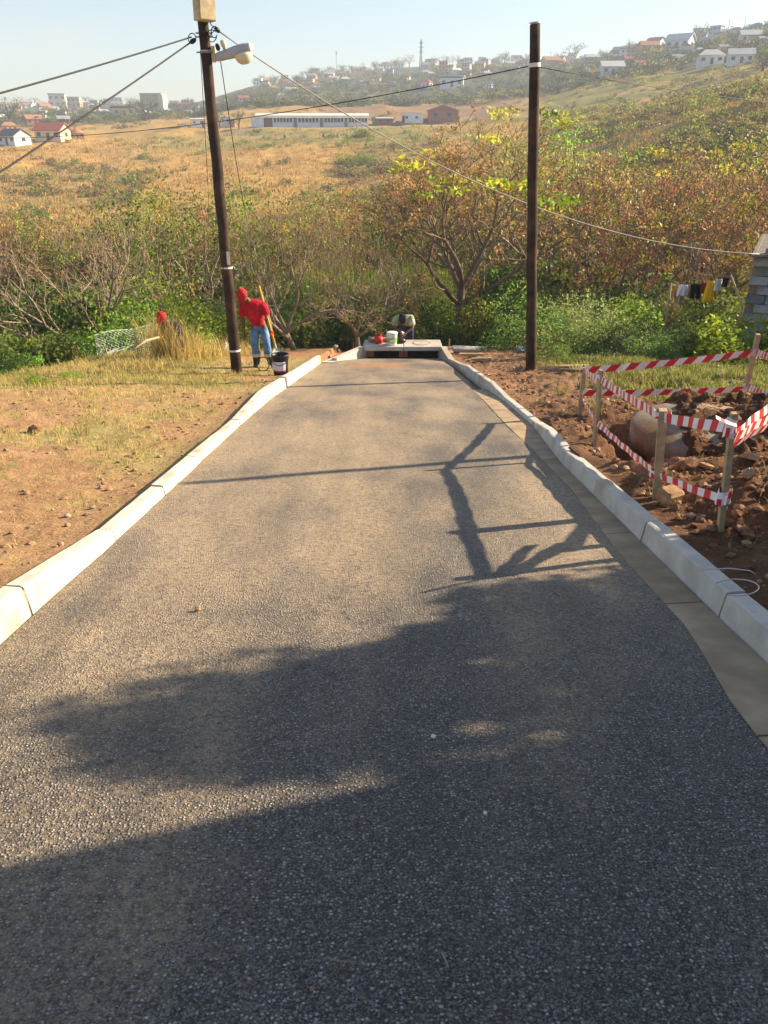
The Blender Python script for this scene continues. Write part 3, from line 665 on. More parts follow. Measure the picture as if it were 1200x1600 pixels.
# scrub on the far slopes: one mass nobody could count
def scrub():
    rng = np.random.default_rng(9); Vs = []; Fs = []; Cs = []; n0 = 0; protos = []
    for s, pal in enumerate([OLIVE, YGREEN+OLIVE, TAN+OLIVE, [(.13, .11, .06), (.17, .13, .07), (.10, .10, .045)], GREEN+OLIVE, [(.06, .085, .03), (.08, .10, .04), (.045, .065, .025), (.11, .11, .05)]]):
        c = rng.normal(size=(9, 3))*np.array([.4, .4, .22]); c[:, 2] = np.abs(c[:, 2])+.1; k = rng.integers(0, 9, 150)
        P = c[k]+rng.normal(size=(150, 3))*.17; P[:, 2] = np.abs(P[:, 2])
        protos.append(leaf_quads(P, .19, rng, pick(rng, pal, 150, .25), aspect=.6))
    cnt = 0
    for _ in range(9500):
        p = rng.uniform(-80, 1280); r = math.exp(rng.uniform(math.log(75), math.log(640)))
        az = math.atan((p-600)*math.cos(PITCH)/F); x, y = r*math.sin(az), r*math.cos(az)
        g = float(fbm(x*.035, y*.035, 61, 5)); dens = .04+.50*float(sst(.54, .64, g))
        if p > 800: dens = .12+.62*float(sst(.46, .60, g))
        if r > 375: dens = .95
        if 212 < r < 262 and 180 < p < 780: dens = .35
        if 258 < r < 285 and 330 < p < 720: dens = 0
        if 290 < r < 370 and 420 < p < 800: dens = .06
        if p < 160 and r < 200: dens *= .5
        if rng.random() > dens: continue
        hgt = rng.uniform(.7, 2.0)*(1.0+(r > 375)*.9)*(1+.2*(p > 850)); V, Fq, C = protos[int(rng.choice(5, p=[.3, .28, .30, .07, .05] if p > 760 else [.25, .05, .3, .3, .1]))]
        if r < 262 and 212 < r and 180 < p < 780: V, Fq, C = protos[4]; hgt *= .7
        if r > 375: V, Fq, C = protos[5] if rng.random() < .75 else protos[0]
        a = rng.uniform(0, 6.28); R = np.array([[math.cos(a), -math.sin(a), 0], [math.sin(a), math.cos(a), 0], [0, 0, 1]])
        Vs.append((V@R.T)*np.array([hgt*1.3, hgt*1.3, hgt])+np.array([x, y, zf(x, y)-.1])); Fs.append(Fq+n0); Cs.append(C*rng.uniform(.8, 1.15)); n0 += len(V); cnt += 1
        if cnt > 4200: break
    tag(link('hillside_scrub', np_mesh('hillside_scrub', np.vstack(Vs), np.vstack(Fs), M['leaf'], np.vstack(Cs))), kind='stuff')
scrub()
def tufts(name, pts, hgt, rng, pal, blades=9, spread=.05, width=.004, lean=.5, mat='straw'):
    n = len(pts)*blades; P = np.repeat(np.array(pts), blades, axis=0); P[:, :2] += rng.normal(size=(n, 2))*spread
    hh = np.repeat(np.array(hgt), blades)*rng.uniform(.5, 1.1, n); a = rng.uniform(0, 6.28, n); ln = rng.uniform(.05, lean, n)*hh
    d = np.stack([np.cos(a), np.sin(a), 0*a], 1); s = np.stack([-np.sin(a), np.cos(a), 0*a], 1)*(width*(1+hh*.6))[:, None]
    up = np.array([0, 0, 1.0])
    m1 = P+d*(ln*.35)[:, None]+up*(hh*.6)[:, None]; t = P+d*ln[:, None]+up*hh[:, None]
    V = np.stack([P-s, P+s, m1-s*.8, m1+s*.8, t], 1).reshape(-1, 3); i = np.arange(n)[:, None]*5
    q = np.hstack([i, i+1, i+3, i+2]); tr = np.hstack([i+2, i+3, i+4]); C = np.repeat(pick(rng, pal, n, .2), 5, axis=0)
    return tag(link(name, np_mesh(name, V, [q, tr], M[mat], C)), kind='stuff')
def on_ground(xs, ys): return np.stack([xs, ys, Z(xs, ys)-.005], 1)
STRAW = [(.50, .37, .14), (.42, .31, .12), (.56, .44, .20), (.36, .28, .09)]
def grasses():
    rng = np.random.default_rng(4)
    # tall straw between the wire basket and the leaning pole
    pts = []; hg = []
    for px, py, n, sp, h in [(266, 574, 90, .22, 1.1), (280, 570, 60, .3, .95), (312, 568, 50, .40, .7), (340, 562, 44, .4, .55), (226, 588, 30, .35, .35), (380, 562, 34, .4, .5), (312, 552, 40, .5, .6), (190, 590, 26, .4, .3)]:
        b = PL(px, py); q = rng.normal(size=(n, 2))*np.array([sp, sp*.8])+np.array([b.x, b.y])
        q = q[q[:, 0] < lx(q[:, 1])-.55]; pts.append(on_ground(q[:, 0], q[:, 1])); hg += list(rng.uniform(.35, 1.1, len(q))*h)
    tufts('tall_straw', np.vstack(pts), hg, rng, STRAW, 10, .07, .0032, .75)
    xs = rng.uniform(-9, -1.7, 60000); ys = 2.2+rng.uniform(0, 1, 60000)**.8*17; n1 = fbm(xs*.9, ys*.9, 41, 4); nf = fbm(xs*11, ys*11, 57, 3)
    w = np.clip(sst(.45, .62, n1*.6+nf*.4)*(.30+.5*sst(3, 9, ys))+sst(8.5, 13, ys)*.6*sst(-2.1, -3.0, xs), 0, 1)
    w = w*(1-sst(-4.2, -3.2, xs)*sst(13, 15, ys)); k = (rng.random(len(xs)) < w*.30+.012) & (xs < lx(ys)-.42) & (np.abs(xs) < ys*.62+.6)
    xs, ys = xs[k], ys[k]; tufts('short_grass', on_ground(xs, ys), .02+.07*rng.random(len(xs))*(1+.6*sst(9, 14, ys)), rng, STRAW+[(.30, .28, .09), (.36, .33, .11), (.22, .24, .06)], 7, .035, .0028, .9)
    xs = rng.uniform(2.6, 9.5, 30000); ys = rng.uniform(9.2, 15.5, 30000); n1 = fbm(xs*.9, ys*.9, 41, 4); n2 = fbm(xs*3.1, ys*3.1, 47, 4)
    k = rng.random(len(xs)) < sst(3.2, 4.2, xs+n1*1.4-.5)*sst(9.6, 10.4, ys+n2*.8-.4)*.55*sst(.34, .56, n2)+.01
    xs, ys = xs[k], ys[k]; tufts('green_grass', on_ground(xs, ys), .04+.10*rng.random(len(xs)), rng, [(.17, .24, .04), (.24, .29, .05), (.12, .17, .03), (.32, .30, .09), (.38, .32, .12)], 7, .05, .005, .9, 'leaf')
    # far dry grass on the facing slope
    p = rng.uniform(-60, 1260, 18000); r = np.exp(rng.uniform(math.log(70), math.log(270), 18000)); az = np.arctan((p-600)*math.cos(PITCH)/F)
    xs, ys = r*np.sin(az), r*np.cos(az); k = ~((r > 256) & (p > 330) & (p < 720)); xs, ys, r, p = xs[k], ys[k], r[k], p[k]
    tufts('hillside_grass', on_ground(xs, ys), rng.uniform(.25, .8, len(xs)), rng, [(.52, .32, .09), (.44, .27, .08), (.58, .38, .12), (.34, .23, .08)], 6, .35, .05, .5)
    # sparse weeds on the turned soil
    xs = rng.uniform(1.75, 5, 900); ys = rng.uniform(2.5, 12, 900); k = (xs > rx(ys)+.26) & (rng.random(900) < .16)
    xs, ys = xs[k], ys[k]; tufts('soil_weeds', on_ground(xs, ys), rng.uniform(.03, .12, len(xs)), rng, [(.25, .25, .07), (.40, .30, .12), (.16, .2, .05)], 8, .03, .003, 1.0)
grasses()

# ------------------------------------------------------------------ haze, drain, poles, cables, barrier, pit and small things
def haze():
    mb = MB(); x0, x1, y0, y1, z0, z1 = -1420, 1420, -1420, 1420, -60, HTOP
    mb.box(((x0+x1)/2, (y0+y1)/2, (z0+z1)/2), (x1-x0, y1-y0, z1-z0))
    m, nt, out = new_mat('haze_air')
    v = nd(nt, 'ShaderNodeVolumePrincipled', {'Color': (.70, .80, .95, 1), 'Density': HAZE, 'Anisotropy': .0})
    nt.links.new(v.outputs[0], out.inputs['Volume'])
    tag(mb.build('haze', m), kind='stuff')
HAZE = .0006; HTOP = 118.0
haze()
M['concrete'] = mat_plain('slab_concrete', (.50, .47, .41), .9, .15, 3, .3, 50, .004, .15, (.40, .33, .24))
M['brick'] = mat_plain('red_brick', (.33, .13, .08), .9, .3, 25, .5, 90, .004)
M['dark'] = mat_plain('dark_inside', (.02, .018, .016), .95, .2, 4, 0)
M['black'] = mat_plain('black_plastic', (.02, .02, .022), .45, .2, 12, .1)
M['red'] = mat_plain('red_plastic', (.55, .03, .03), .4, .15, 12, .0)
M['white'] = mat_plain('white_plastic', (.78, .78, .76), .5, .06, 6, .0)
M['greenlab'] = mat_plain('green_label', (.25, .48, .12), .6, .2, 30, .0)
M['label'] = mat_plain('printed_label', (.72, .72, .80), .6, .06, 20, .0)
M['magenta'] = mat_plain('magenta_print', (.55, .06, .25), .6, .1, 20, .0)
M['pole'] = mat_plain('creosoted_pole', (.045, .030, .022), .85, .4, 5, .5, 30, .01, .2, (.10, .06, .04))
M['galv'] = mat_plain('galvanised', (.45, .45, .44), .5, .2, 10, .1, metal=.5)
M['lampgrey'] = mat_plain('lamp_grey', (.42, .44, .47), .55, .08, 8, 0)
M['opal'] = mat_plain('lamp_bowl', (.70, .64, .50), .25, .1, 8, 0)
M['boxply'] = mat_plain('weathered_board', (.56, .47, .30), .85, .28, 5, .3, 40, .005, .2, (.38, .31, .20), c2=(.55, .7))
M['cable'] = mat_plain('black_cable', (.014, .014, .015), .6, .1, 8, 0)
M['cable_pale'] = mat_plain('grey_cable', (.40, .37, .33), .6, .1, 8, 0)
M['wood'] = mat_plain('raw_timber', (.45, .33, .19), .85, .25, 9, .4, 60, .004, .2, (.33, .25, .16))
M['tape_red'] = mat_plain('tape_red', (.62, .035, .05), .4, .08, 10, .25, 9, .02)
M['tape_white'] = mat_plain('tape_white', (.80, .78, .78), .4, .05, 10, .25, 9, .02)
M['rust'] = mat_plain('rusty_steel', (.20, .09, .05), .8, .3, 20, .2)
M['rock'] = mat_plain('brown_rock', (.30, .22, .155), .95, .3, 8, .6, 30, .02, .1, (.20, .13, .09))
M['greyrock'] = mat_plain('grey_rubble', (.46, .45, .43), .95, .25, 8, .6, 30, .02, .1)
M['clod'] = mat_plain('soil_clod', (.20, .105, .058), .95, .4, 9, .6, 40, .01, .1, (.33, .20, .12))
M['clodl'] = mat_plain('pale_clod', (.38, .23, .13), .95, .35, 9, .6, 40, .01, .1, (.46, .36, .26))
M['wire'] = mat_plain('bright_wire', (.50, .50, .48), .4, .1, 10, 0, metal=.6)
M['mesh'] = mat_plain('green_grey_mesh', (.42, .48, .42), .5, .1, 10, 0)
M['ring'] = mat_plain('soiled_concrete', (.27, .215, .16), .95, .30, 4, .6, 40, .012, .1, (.20, .115, .065), c2=(.42, .62))
M['hollow_shade'] = mat_plain('shade_dark_concrete', (.055, .045, .038), .9, .3, 5, .3)  # shade of the hollow under the lid slabs, put into the colour
rg = random.Random(12)
# ---- drain at the road end
zy = lambda y: -SLOPE*y
dl, dr, dy0, dy1 = -.46, 1.43, 19.62, 20.36
zd = zy(19.55); ztop = zd+.29
drain = empty('storm_drain', ((dl+dr)/2, dy0, zd), 'low concrete storm drain with two lid slabs and brick piers across the road end', 'drain')
mid = .50
for a, b in ((dl-.06, mid-.006), (mid+.006, dr+.06)):
    mb = MB(); mb.box(((a+b)/2, (dy0+dy1)/2-.02, ztop-.055), (b-a, dy1-dy0+.04, .11), bev=.012); s = mb.build('lid_slab', M['concrete'], drain, world=True)
    if b > 1:
        mb = MB(); mb.lathe([(.24, 0), (.24, .006), (.205, .008), (.20, .003), (.20, .001)], (.98, 20.0, ztop), 28); mb.build('cover_ring', M['channel'], s, world=True)
        mb = MB(); mb.lathe([(.195, 0), (.195, .005)], (.98, 20.0, ztop), 28); mb.build('cover', M['concrete'], s, world=True)
for k, bx_ in enumerate((dl+.09, mid, )):
    for i in range(2):
        for j in range(2):
            mb = MB(); mb.box((bx_-.055+.112*j, dy0+.14+rg.uniform(-.006, .006), zd+.045+i*.090), (.104, .21, .082), bev=.006); mb.build('brick', M['brick'], drain, world=True)
mb = MB(); mb.box(((dl+dr)/2, dy1-.07, zd-.12), (dr-dl, .12, .72)); mb.build('back_wall', M['hollow_shade'], drain, world=True)
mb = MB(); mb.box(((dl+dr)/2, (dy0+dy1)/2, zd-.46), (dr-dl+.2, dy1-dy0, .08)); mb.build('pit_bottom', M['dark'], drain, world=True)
for sx_ in (dl-.04, dr+.04):
    mb = MB(); mb.box((sx_, (dy0+dy1)/2, zd-.12), (.10, dy1-dy0-.1, .66)); mb.build('side_wall', M['concrete'], drain, world=True)
for (x0, y0, x1, y1, h0, h1) in ((dl-.10, dy0+.10, dl-.75, dy0-1.1, .27, .08), (dr+.10, dy0+.10, dr+.20, dy0-1.3, .27, .07)):
    mb = MB(); d = Vector((x1-x0, y1-y0, 0)).normalized(); nrm = Vector((-d.y, d.x, 0))*.07; vs = []
    for (x, y, h) in ((x0, y0, h0), (x1, y1, h1)):
        for s_ in (-1, 1):
            for z_ in (-.15, h): vs.append((x+nrm.x*s_, y+nrm.y*s_, zy(min(y, 19.55))+z_))
    mb.add(vs, [(0, 1, 3, 2), (4, 6, 7, 5), (0, 4, 5, 1), (2, 3, 7, 6), (1, 5, 7, 3), (0, 2, 6, 4)]); mb.build('wing_wall', M['concrete'], drain, world=True)
mb = MB(); vs = []                                  # mortar apron on the near side
for i, t in enumerate(np.linspace(0, 1, 7)):
    y = 18.0+t*1.4; vs += [(-1.50+t*.15, y, zy(y)+.02), (-1.28+t*.62+rg.uniform(-.05, .05), y, zy(y)+.012)]
mb.add(vs, [(2*i, 2*i+1, 2*i+3, 2*i+2) for i in range(6)]); mb.build('mortar_apron', M['kerb'], drain, world=True)
def onslab(px, py): p = PL(px, py, .36); return Vector((p.x, min(max(p.y, dy0+.12), dy1-.12), ztop))
# red container
c = Vector((-.14, 19.95, ztop)); t = empty('fuel_can', c, 'small red plastic fuel can on the drain slab', 'can')
mb = MB(); mb.lathe([(.09, 0), (.115, .02), (.12, .10), (.11, .16), (.06, .19), (.03, .20)], n=16); mb.build('body', M['red'], t, True)
mb = MB(); mb.lathe([(.025, .19), (.027, .23), (.024, .235)], n=10); mb.build('cap', M['black'], t)
mb = MB(); mb.tube([(-.07, 0, .17), (-.05, 0, .235), (.03, 0, .25), (.07, 0, .2), (.08, 0, .165)], .014, 6); mb.build('handle', M['red'], t, True)
# white bucket with green label
c = Vector((.205, 19.80, ztop)); t = empty('paint_bucket', c, 'white paint bucket with green label standing on the drain slab', 'bucket')
mb = MB(); mb.lathe([(.118, 0), (.125, .01), (.138, .30), (.142, .31)], n=22); mb.build('body', M['white'], t, True)
mb = MB(); mb.lathe([(.1265, .05), (.1365, .20)], n=22, close=False); l_ = mb.build('label_sleeve', M['greenlab'], t, True)
mb = MB(); mb.lathe([(.145, .30), (.147, .318), (.13, .33), (.02, .332)], n=22); mb.build('lid', M['white'], t, True)
mb = MB(); mb.box((0, -.134, .125), (.10, .008, .07)); mb.build('label_patch', M['white'], l_)
# dark bag and small brick on the slab
c = Vector((.40, 20.0, ztop)); t = empty('tool_bag', c, 'black lumpy tool bag beside the green labelled bucket', 'bag')
mb = MB(); mb.lathe([(.10, 0), (.15, .02), (.16, .08), (.10, .13), (.03, .145)], n=14); o = mb.build('sack', M['black'], t, True); o.scale = (1.1, .8, 1)
mb = MB(); mb.tube([(-.08, 0, .12), (-.04, 0, .19), (.05, 0, .19), (.09, 0, .11)], .012, 5); mb.build('handle', M['black'], t, True)
mb = MB(); mb.box((0, 0, .035), (.16, .1, .07), .3, bev=.008); o = mb.build('loose_brick', M['brick']); o.location = (.04, 20.1, ztop); tag(o, 'loose brown brick lying on the drain slab behind the fuel can', 'brick')
mb = MB(); mb.box((0, 0, .05), (.62, .3, .10), .05, bev=.02); o = mb.build('rubble_block', M['rock']); o.location = (-.1, 20.2, ztop); tag(o, 'long reddish block lying at the back of the drain slab', 'block')
for px, py, s, lab in [(557, 534, .17, 'largest pale stone left of the drain slab'), (540, 538, .10, 'small pale stone further left of the drain slab'), (632, 530, .12, 'pale stone behind the tool bag at the slab back edge'), (659, 527, .16, 'pale grey lump just right of the crouched driller'),
                       (668, 528, .13, 'second pale lump right of the driller, lower than its neighbour'), (688, 527, .17, 'brown stone at the far right corner of the drain slab'), (571, 539, .11, 'pale stone touching the drain slab corner'), (524, 541, .09, 'farthest pale stone left of the drain on orange soil')]:
    b = G(px, py+5); mb = MB(); mb.rock((0, 0, s*.45), (s, s*.8, s*.6), rg); o = mb.build('rubble_stone', M['rock'] if 'brown' in lab else M['greyrock']); o.location = b; tag(o, lab, 'stone', 'stones around the storm drain')
b = PL(552, 560); mb = MB(); mb.tube([(0, 0, -.1), (.01, 0, .42)], .012, 6); o = mb.build('steel_peg', M['rust']); o.location = b; tag(o, 'thin rusty steel peg standing left of the storm drain', 'peg')
b = PL(660, 534); mb = MB(); mb.box((0, 0, .17), (.04, .03, .34), .3, bev=.005); o = mb.build('wooden_peg', M['wood']); o.location = (b.x, 22.3, zf(b.x, 22.3)); tag(o, 'short pale wooden peg behind the drain slab', 'peg')
b = PL(683, 536); mb = MB(); mb.box((0, 0, .17), (.035, .03, .34), .3, bev=.005); o = mb.build('wooden_peg', M['wood']); o.location = (b.x, 22.2, zf(b.x, 22.2)); tag(o, 'thin wooden peg at the right end of the drain slab', 'peg')
# second manhole, loose slab, planks
b = G(733, 541); t = empty('manhole', b, 'round orange dusted concrete manhole cap beyond the loose slab', 'manhole')
mb = MB(); mb.lathe([(.58, -.1), (.58, .09), (.56, .11), (.50, .115), (.47, .10)], n=30); mb.build('rim', M['ring'], t)
mb = MB(); mb.lathe([(.465, .0), (.465, .102)], n=30); mb.build('cover', M['clodl'], t)
b = G(733, 549); mb = MB(); mb.box((0, 0, .05), (.95, .42, .09), .06, M=Matrix.Rotation(.08, 3, 'Z') @ Matrix.Rotation(.06, 3, 'Y'), bev=.012); o = mb.build('loose_slab', M['concrete']); o.location = b; tag(o, 'pale flat concrete slab lying on the orange soil before the round manhole', 'slab')
for px, py, L, a, lab in [(700, 546, .34, .1, 'short grey kerb offcut beside the round manhole'), (737, 557, .62, -.03, 'dark timber offcut lying before the pale slab'), (752, 564, .5, .05, 'pale timber offcut lying nearest the tall kerb')]:
    b = G(px, py); mb = MB(); mb.box((0, 0, .04), (L, .10, .07), a, bev=.01); o = mb.build('offcut', M['wood'] if 'timber' in lab and 'pale' in lab else (M['bark_dark'] if 'dark' in lab else M['concrete'])); o.location = b; tag(o, lab, 'offcut')
for px, py, L, a, r_, lab in [(880, 577, 1.0, .22, .035, 'long pale log lying behind the farthest stake'), (893, 582, .8, -.05, .028, 'grey branch lying under the long pale log')]:
    b = G(px, py); mb = MB(); d = Vector((math.cos(a), math.sin(a), 0)); mb.tube([d*(-L/2)+Vector((0, 0, r_)), d*0+Vector((0, .03, r_*1.2)), d*(L/2)+Vector((0, 0, r_))], [r_, r_*.9, r_*.7], 7); o = mb.build('log', M['wood'] if 'pale log' in lab and 'grey' not in lab else M['bark'], None, True); o.location = b; tag(o, lab, 'log')
# ---- poles
def pole_thing(base_px, top, rb, rt, label):
    b = PL(*base_px, .1) if base_px[0] < 600 else G(*base_px)
    r = math.hypot(b.x, b.y); tp = AT(top[0], top[1], r); v = tp-b
    t = empty('utility_pole', b, label, 'pole', 'timber utility poles')
    mb = MB(); n = 12; rr = [rb*(1-i/n)+rt*i/n for i in range(n+1)]
    pts = [v*(-.06)]+[v*(i/n)+Vector((rg.gauss(0, .006), rg.gauss(0, .006), 0))*(0 < i < n) for i in range(1, n+1)]
    mb.tube(pts, rr, 16); mb.build('shaft', M['pole'], t, True)
    return t, b, v, r
pA, bA, vA, rA = pole_thing((370, 583), (311, -34), .102, .082, 'dark leaning timber pole carrying a street lamp and wooden box')
pB, bB, vB, rB = pole_thing((829, 578), (836, 38), .098, .082, 'upright dark timber pole with a white band on the turned soil')
def onpole(b, v, py, r):                              # point of the pole's axis at picture height py
    lo, hi = 0., 1.3
    for _ in range(40):
        m_ = (lo+hi)/2; p = b+v*m_; d = depth(p); y = 800-F*((p.z-CZ)*math.cos(PITCH)+p.y*math.sin(PITCH))/d
        if y > py: lo = m_
        else: hi = m_
    return b+v*lo
M['band'] = mat_plain('pale_band', (.70, .68, .64), .5, .1, 9, 0)
def band(t, b, v, py, h, rad, mat, name='band'):
    p = onpole(b, v, py, 0); ax = v.normalized(); q = ax.to_track_quat('Z', 'X').to_matrix(); mb = MB()
    mb.lathe([(rad, -h/2), (rad+.004, -h/2), (rad+.004, h/2), (rad, h/2)], p, 18, q, close=False); mb.build(name, mat, t, world=True)
band(pA, bA, vA, 547, .035, .104, M['band']); band(pA, bA, vA, 418, .03, .100, M['band']); band(pA, bA, vA, 218, .025, .096, M['black'], 'strap'); band(pA, bA, vA, 80, .025, .092, M['galv'], 'strap')
band(pB, bB, vB, 102, .06, .093, M['band']); band(pB, bB, vB, 36, .02, .088, M['galv'], 'top_cap')
p = onpole(bA, vA, 405, 0); mb = MB(); mb.box(p+Vector((.06, -.10, .03)), (.05, .006, .22)); mb.build('number_plate', M['band'], pA, world=True)
# box on the leaning pole
bxp = onpole(bA, vA, 16, 0)
mb = MB(); Rb = Matrix.Rotation(math.radians(38), 3, 'Z') @ Matrix.Rotation(.03, 3, 'Y')
bc = bxp+Vector((.075, -.17, .235)); mb.box(bc, (.29, .19, .80), M=Rb, bev=.008); bo = mb.build('meter_box', M['boxply'], pA, world=True)
mb = MB(); mb.box(bc+Rb@Vector((.012, -.099, 0)), (.262, .010, .77), M=Rb, bev=.003); mb.build('door', M['boxply'], bo, world=True)
mb = MB(); mb.box(bc+Rb@Vector((-.150, -.01, -.23)), (.012, .05, .05), M=Rb, bev=.003); mb.build('latch', M['galv'], bo, world=True)
# street lamp
lp = onpole(bA, vA, 85, 0); mb = MB(); mb.box(lp+Vector((.12, -.02, .0)), (.06, .10, .22), bev=.006); mb.build('bracket', M['boxply'], pA, world=True)
mb = MB()
for z_ in (-.05, .05): mb.tube([lp+Vector((-.13, -.10, z_*.0+.02)), lp+Vector((.12, -.10, .02))], .012, 6)
mb.build('clamp_bolt', M['galv'], pA, world=True)
a0 = lp+Vector((.15, -.03, -.05)); a1 = AT(392, 74, rA-.30); d = (a1-a0); mb = MB(); L = d.length; X = d.normalized(); Yv = Vector((0, 0, 1)).cross(X).normalized(); Zv = X.cross(Yv)
prof = [(0, .035, .05), (.08, .05, .06), (.30, .06, .065), (.55, .095, .075), (.80, .10, .078), (.97, .085, .07), (1.0, .06, .05)]; vs = []
for t_, w, h_ in prof:
    for (a, b_) in ((-1, -.6), (-.6, -1), (.6, -1), (1, -.6), (1, .5), (.55, 1), (-.55, 1), (-1, .5)): vs.append(a0+X*(L*t_)+Yv*(a*w)+Zv*(b_*h_))
mb.add(vs, [(i*8+j, i*8+(j+1) % 8, (i+1)*8+(j+1) % 8, (i+1)*8+j) for i in range(6) for j in range(8)]+[tuple(range(7, -1, -1)), tuple(range(48, 56))])
lampo = mb.build('lamp_housing', M['lampgrey'], pA, True, world=True)
mb = MB(); q = Matrix((X, Yv, Zv)).transposed(); mb.lathe([(.145, 0), (.14, -.05), (.115, -.10), (.07, -.135), (.02, -.145)], a0+X*(L*.76)-Zv*.055, 18, q); mb.build('lamp_bowl', M['opal'], lampo, True, world=True)
mb = MB(); mb.box(a0+X*(L*.985)+Zv*.005, (.05, .15, .11), M=q, bev=.01); mb.build('end_cap', M['opal'], lampo, world=True)
mb = MB(); mb.lathe([(.03, 0), (.03, .06), (.045, .065), (.045, .13), (.03, .145)], a0+X*(L*.30)+Zv*.06, 12, q); mb.build('photocell', M['opal'], lampo, True, world=True)
# bolts, dead-end grips and cable loops at the pole head
def gripp(px0, px1, r0, r1, rad=.035): 
    mb = MB(); a, b_ = AT(*px0, r0), AT(*px1, r1); mb.tube([a, a*.7+b_*.3, a*.2+b_*.8, b_], [rad*.5, rad, rad, rad*.5], 8); mb.build('cable_grip', M['black'], pA, True, world=True)
gripp((306, 61), (297, 67), rA-.1, rA-.1); gripp((336, 43), (343, 50), rA-.1, rA-.05); gripp((338, 68), (342, 79), rA-.1, rA-.1)
for c_, rr, ph in [((331, 56), (7.5, 9.5), 0), ((300, 60), (6, 8), 1), ((335, 50), (5, 9), .5)]:
    mb = MB(); mb.tube([AT(c_[0]+rr[0]*math.cos(a+ph), c_[1]+rr[1]*math.sin(a+ph), rA-.12+.05*math.sin(2*a)) for a in np.linspace(0, 5.6, 16)], .0075, 5); mb.build('cable_loop', M['cable'], pA, True, world=True)
mb = MB(); mb.tube([AT(322, 38, rA-.1), AT(317, 50, rA-.13), AT(326, 58, rA-.13), AT(336, 46, rA-.12), AT(328, 36, rA-.1)], .009, 5); mb.build('cable_loop', M['cable'], pA, True, world=True)
for py in (52, 58): 
    p = onpole(bA, vA, py, 0); mb = MB(); mb.tube([p+Vector((-.13, -.03, 0)), p+Vector((.13, -.03, 0))], .014, 6); mb.build('hook_bolt', M['galv'], pA, True, world=True)
def cable(p0, p1, sag, rad, label, mat='cable', n=26):
    p0, p1 = Vector(p0), Vector(p1); mb = MB(); pts = []
    for i in range(n+1):
        t_ = i/n; p = p0.lerp(p1, t_); p.z -= sag*4*t_*(1-t_); pts.append(p-p0)
    mb.tube(pts, rad, 5); o = mb.build('overhead_cable', M[mat], None, True); o.location = p0; tag(o, label, 'cable', 'overhead cables')
cable(AT(299, 58, rA-.1), AT(-260, 214, 10), .03, .012, 'upper black cable running left from the lamp pole')
cable(AT(297, 67, rA-.1), AT(-220, 412, 9.5), .03, .012, 'lower black cable dropping steeply left from the lamp pole')
cable(AT(342, 49, rA-.05), AT(1186, 397, 18.6), .75, .011, 'pale service cable sagging from the lamp pole to the block house', 'cable_pale', 40)
cable(AT(-160, 205, 36), AT(829, 103, rB), .55, .008, 'far black cable running behind the lamp pole to the upright pole', n=40)
cable(AT(838, 104, rB), AT(1500, 168, 30), .25, .006, 'thin black cable leaving the upright pole past the far hillside')
cable(AT(342, 78, rA-.1), AT(386, 345, 24), .25, .008, 'thin drop cable hanging under the lamp into the trees', 'cable')
cable(AT(313, 80, rA), AT(327, 330, 22), .05, .006, 'hair thin drop cable just left of the lamp pole', 'cable')
# ---- striped tape on stakes round the excavation
def stake(base, top, w, label, tilt=0):
    b = G(*base); r = math.hypot(b.x, b.y); tp = AT(top[0], top[1], r); v = tp-b; mb = MB(); t = v.normalized()
    q = t.to_track_quat('Z', 'Y').to_matrix() @ Matrix.Rotation(tilt, 3, 'Z'); L = v.length; k = .6
    vs = [q@Vector((a*w/2*s, c_*w/2*k*s, z_)) for z_, s in ((-.16, .4), (0, 1), (L-.004, 1), (L, .9)) for a, c_ in ((-1, -1), (1, -1), (1, 1), (-1, 1))]
    mb.add(vs, [(i*4+j, i*4+(j+1) % 4, i*4+4+(j+1) % 4, i*4+4+j) for i in range(3) for j in range(4)]+[(12, 13, 14, 15)])
    o = mb.build('timber_stake', M['wood']); o.location = b; tag(o, label, 'stake', 'timber stakes holding the barrier tape')
    return lambda py: _on(b, v, py)
def _on(b, v, py):
    lo, hi = -.2, 1.3
    for _ in range(40):
        m_ = (lo+hi)/2; p = b+v*m_; y = 800-F*((p.z-CZ)*math.cos(PITCH)+p.y*math.sin(PITCH))/depth(p)
        if y > py: lo = m_
        else: hi = m_
    return b+v*lo
s1 = stake((905, 650), (913, 574), .075, 'farthest stake, nearest the upright pole', .2)
s2 = stake((928, 698), (939, 578), .045, 'thin stake between the farthest stake and the manhole', .5)
s3 = stake((1025, 780), (1036, 640), .085, 'broad stake standing in front of the concrete ring', .1)
s4 = stake((1124, 832), (1147, 645), .052, 'nearest stake with a torn tape tail at its top', .3)
s5 = stake((1161, 627), (1185, 522), .085, 'stake at the back corner by the green grass', .25)
s6 = stake((1330, 742), (1352, 560), .06, 'stake at the corner out by the block house side', .25)
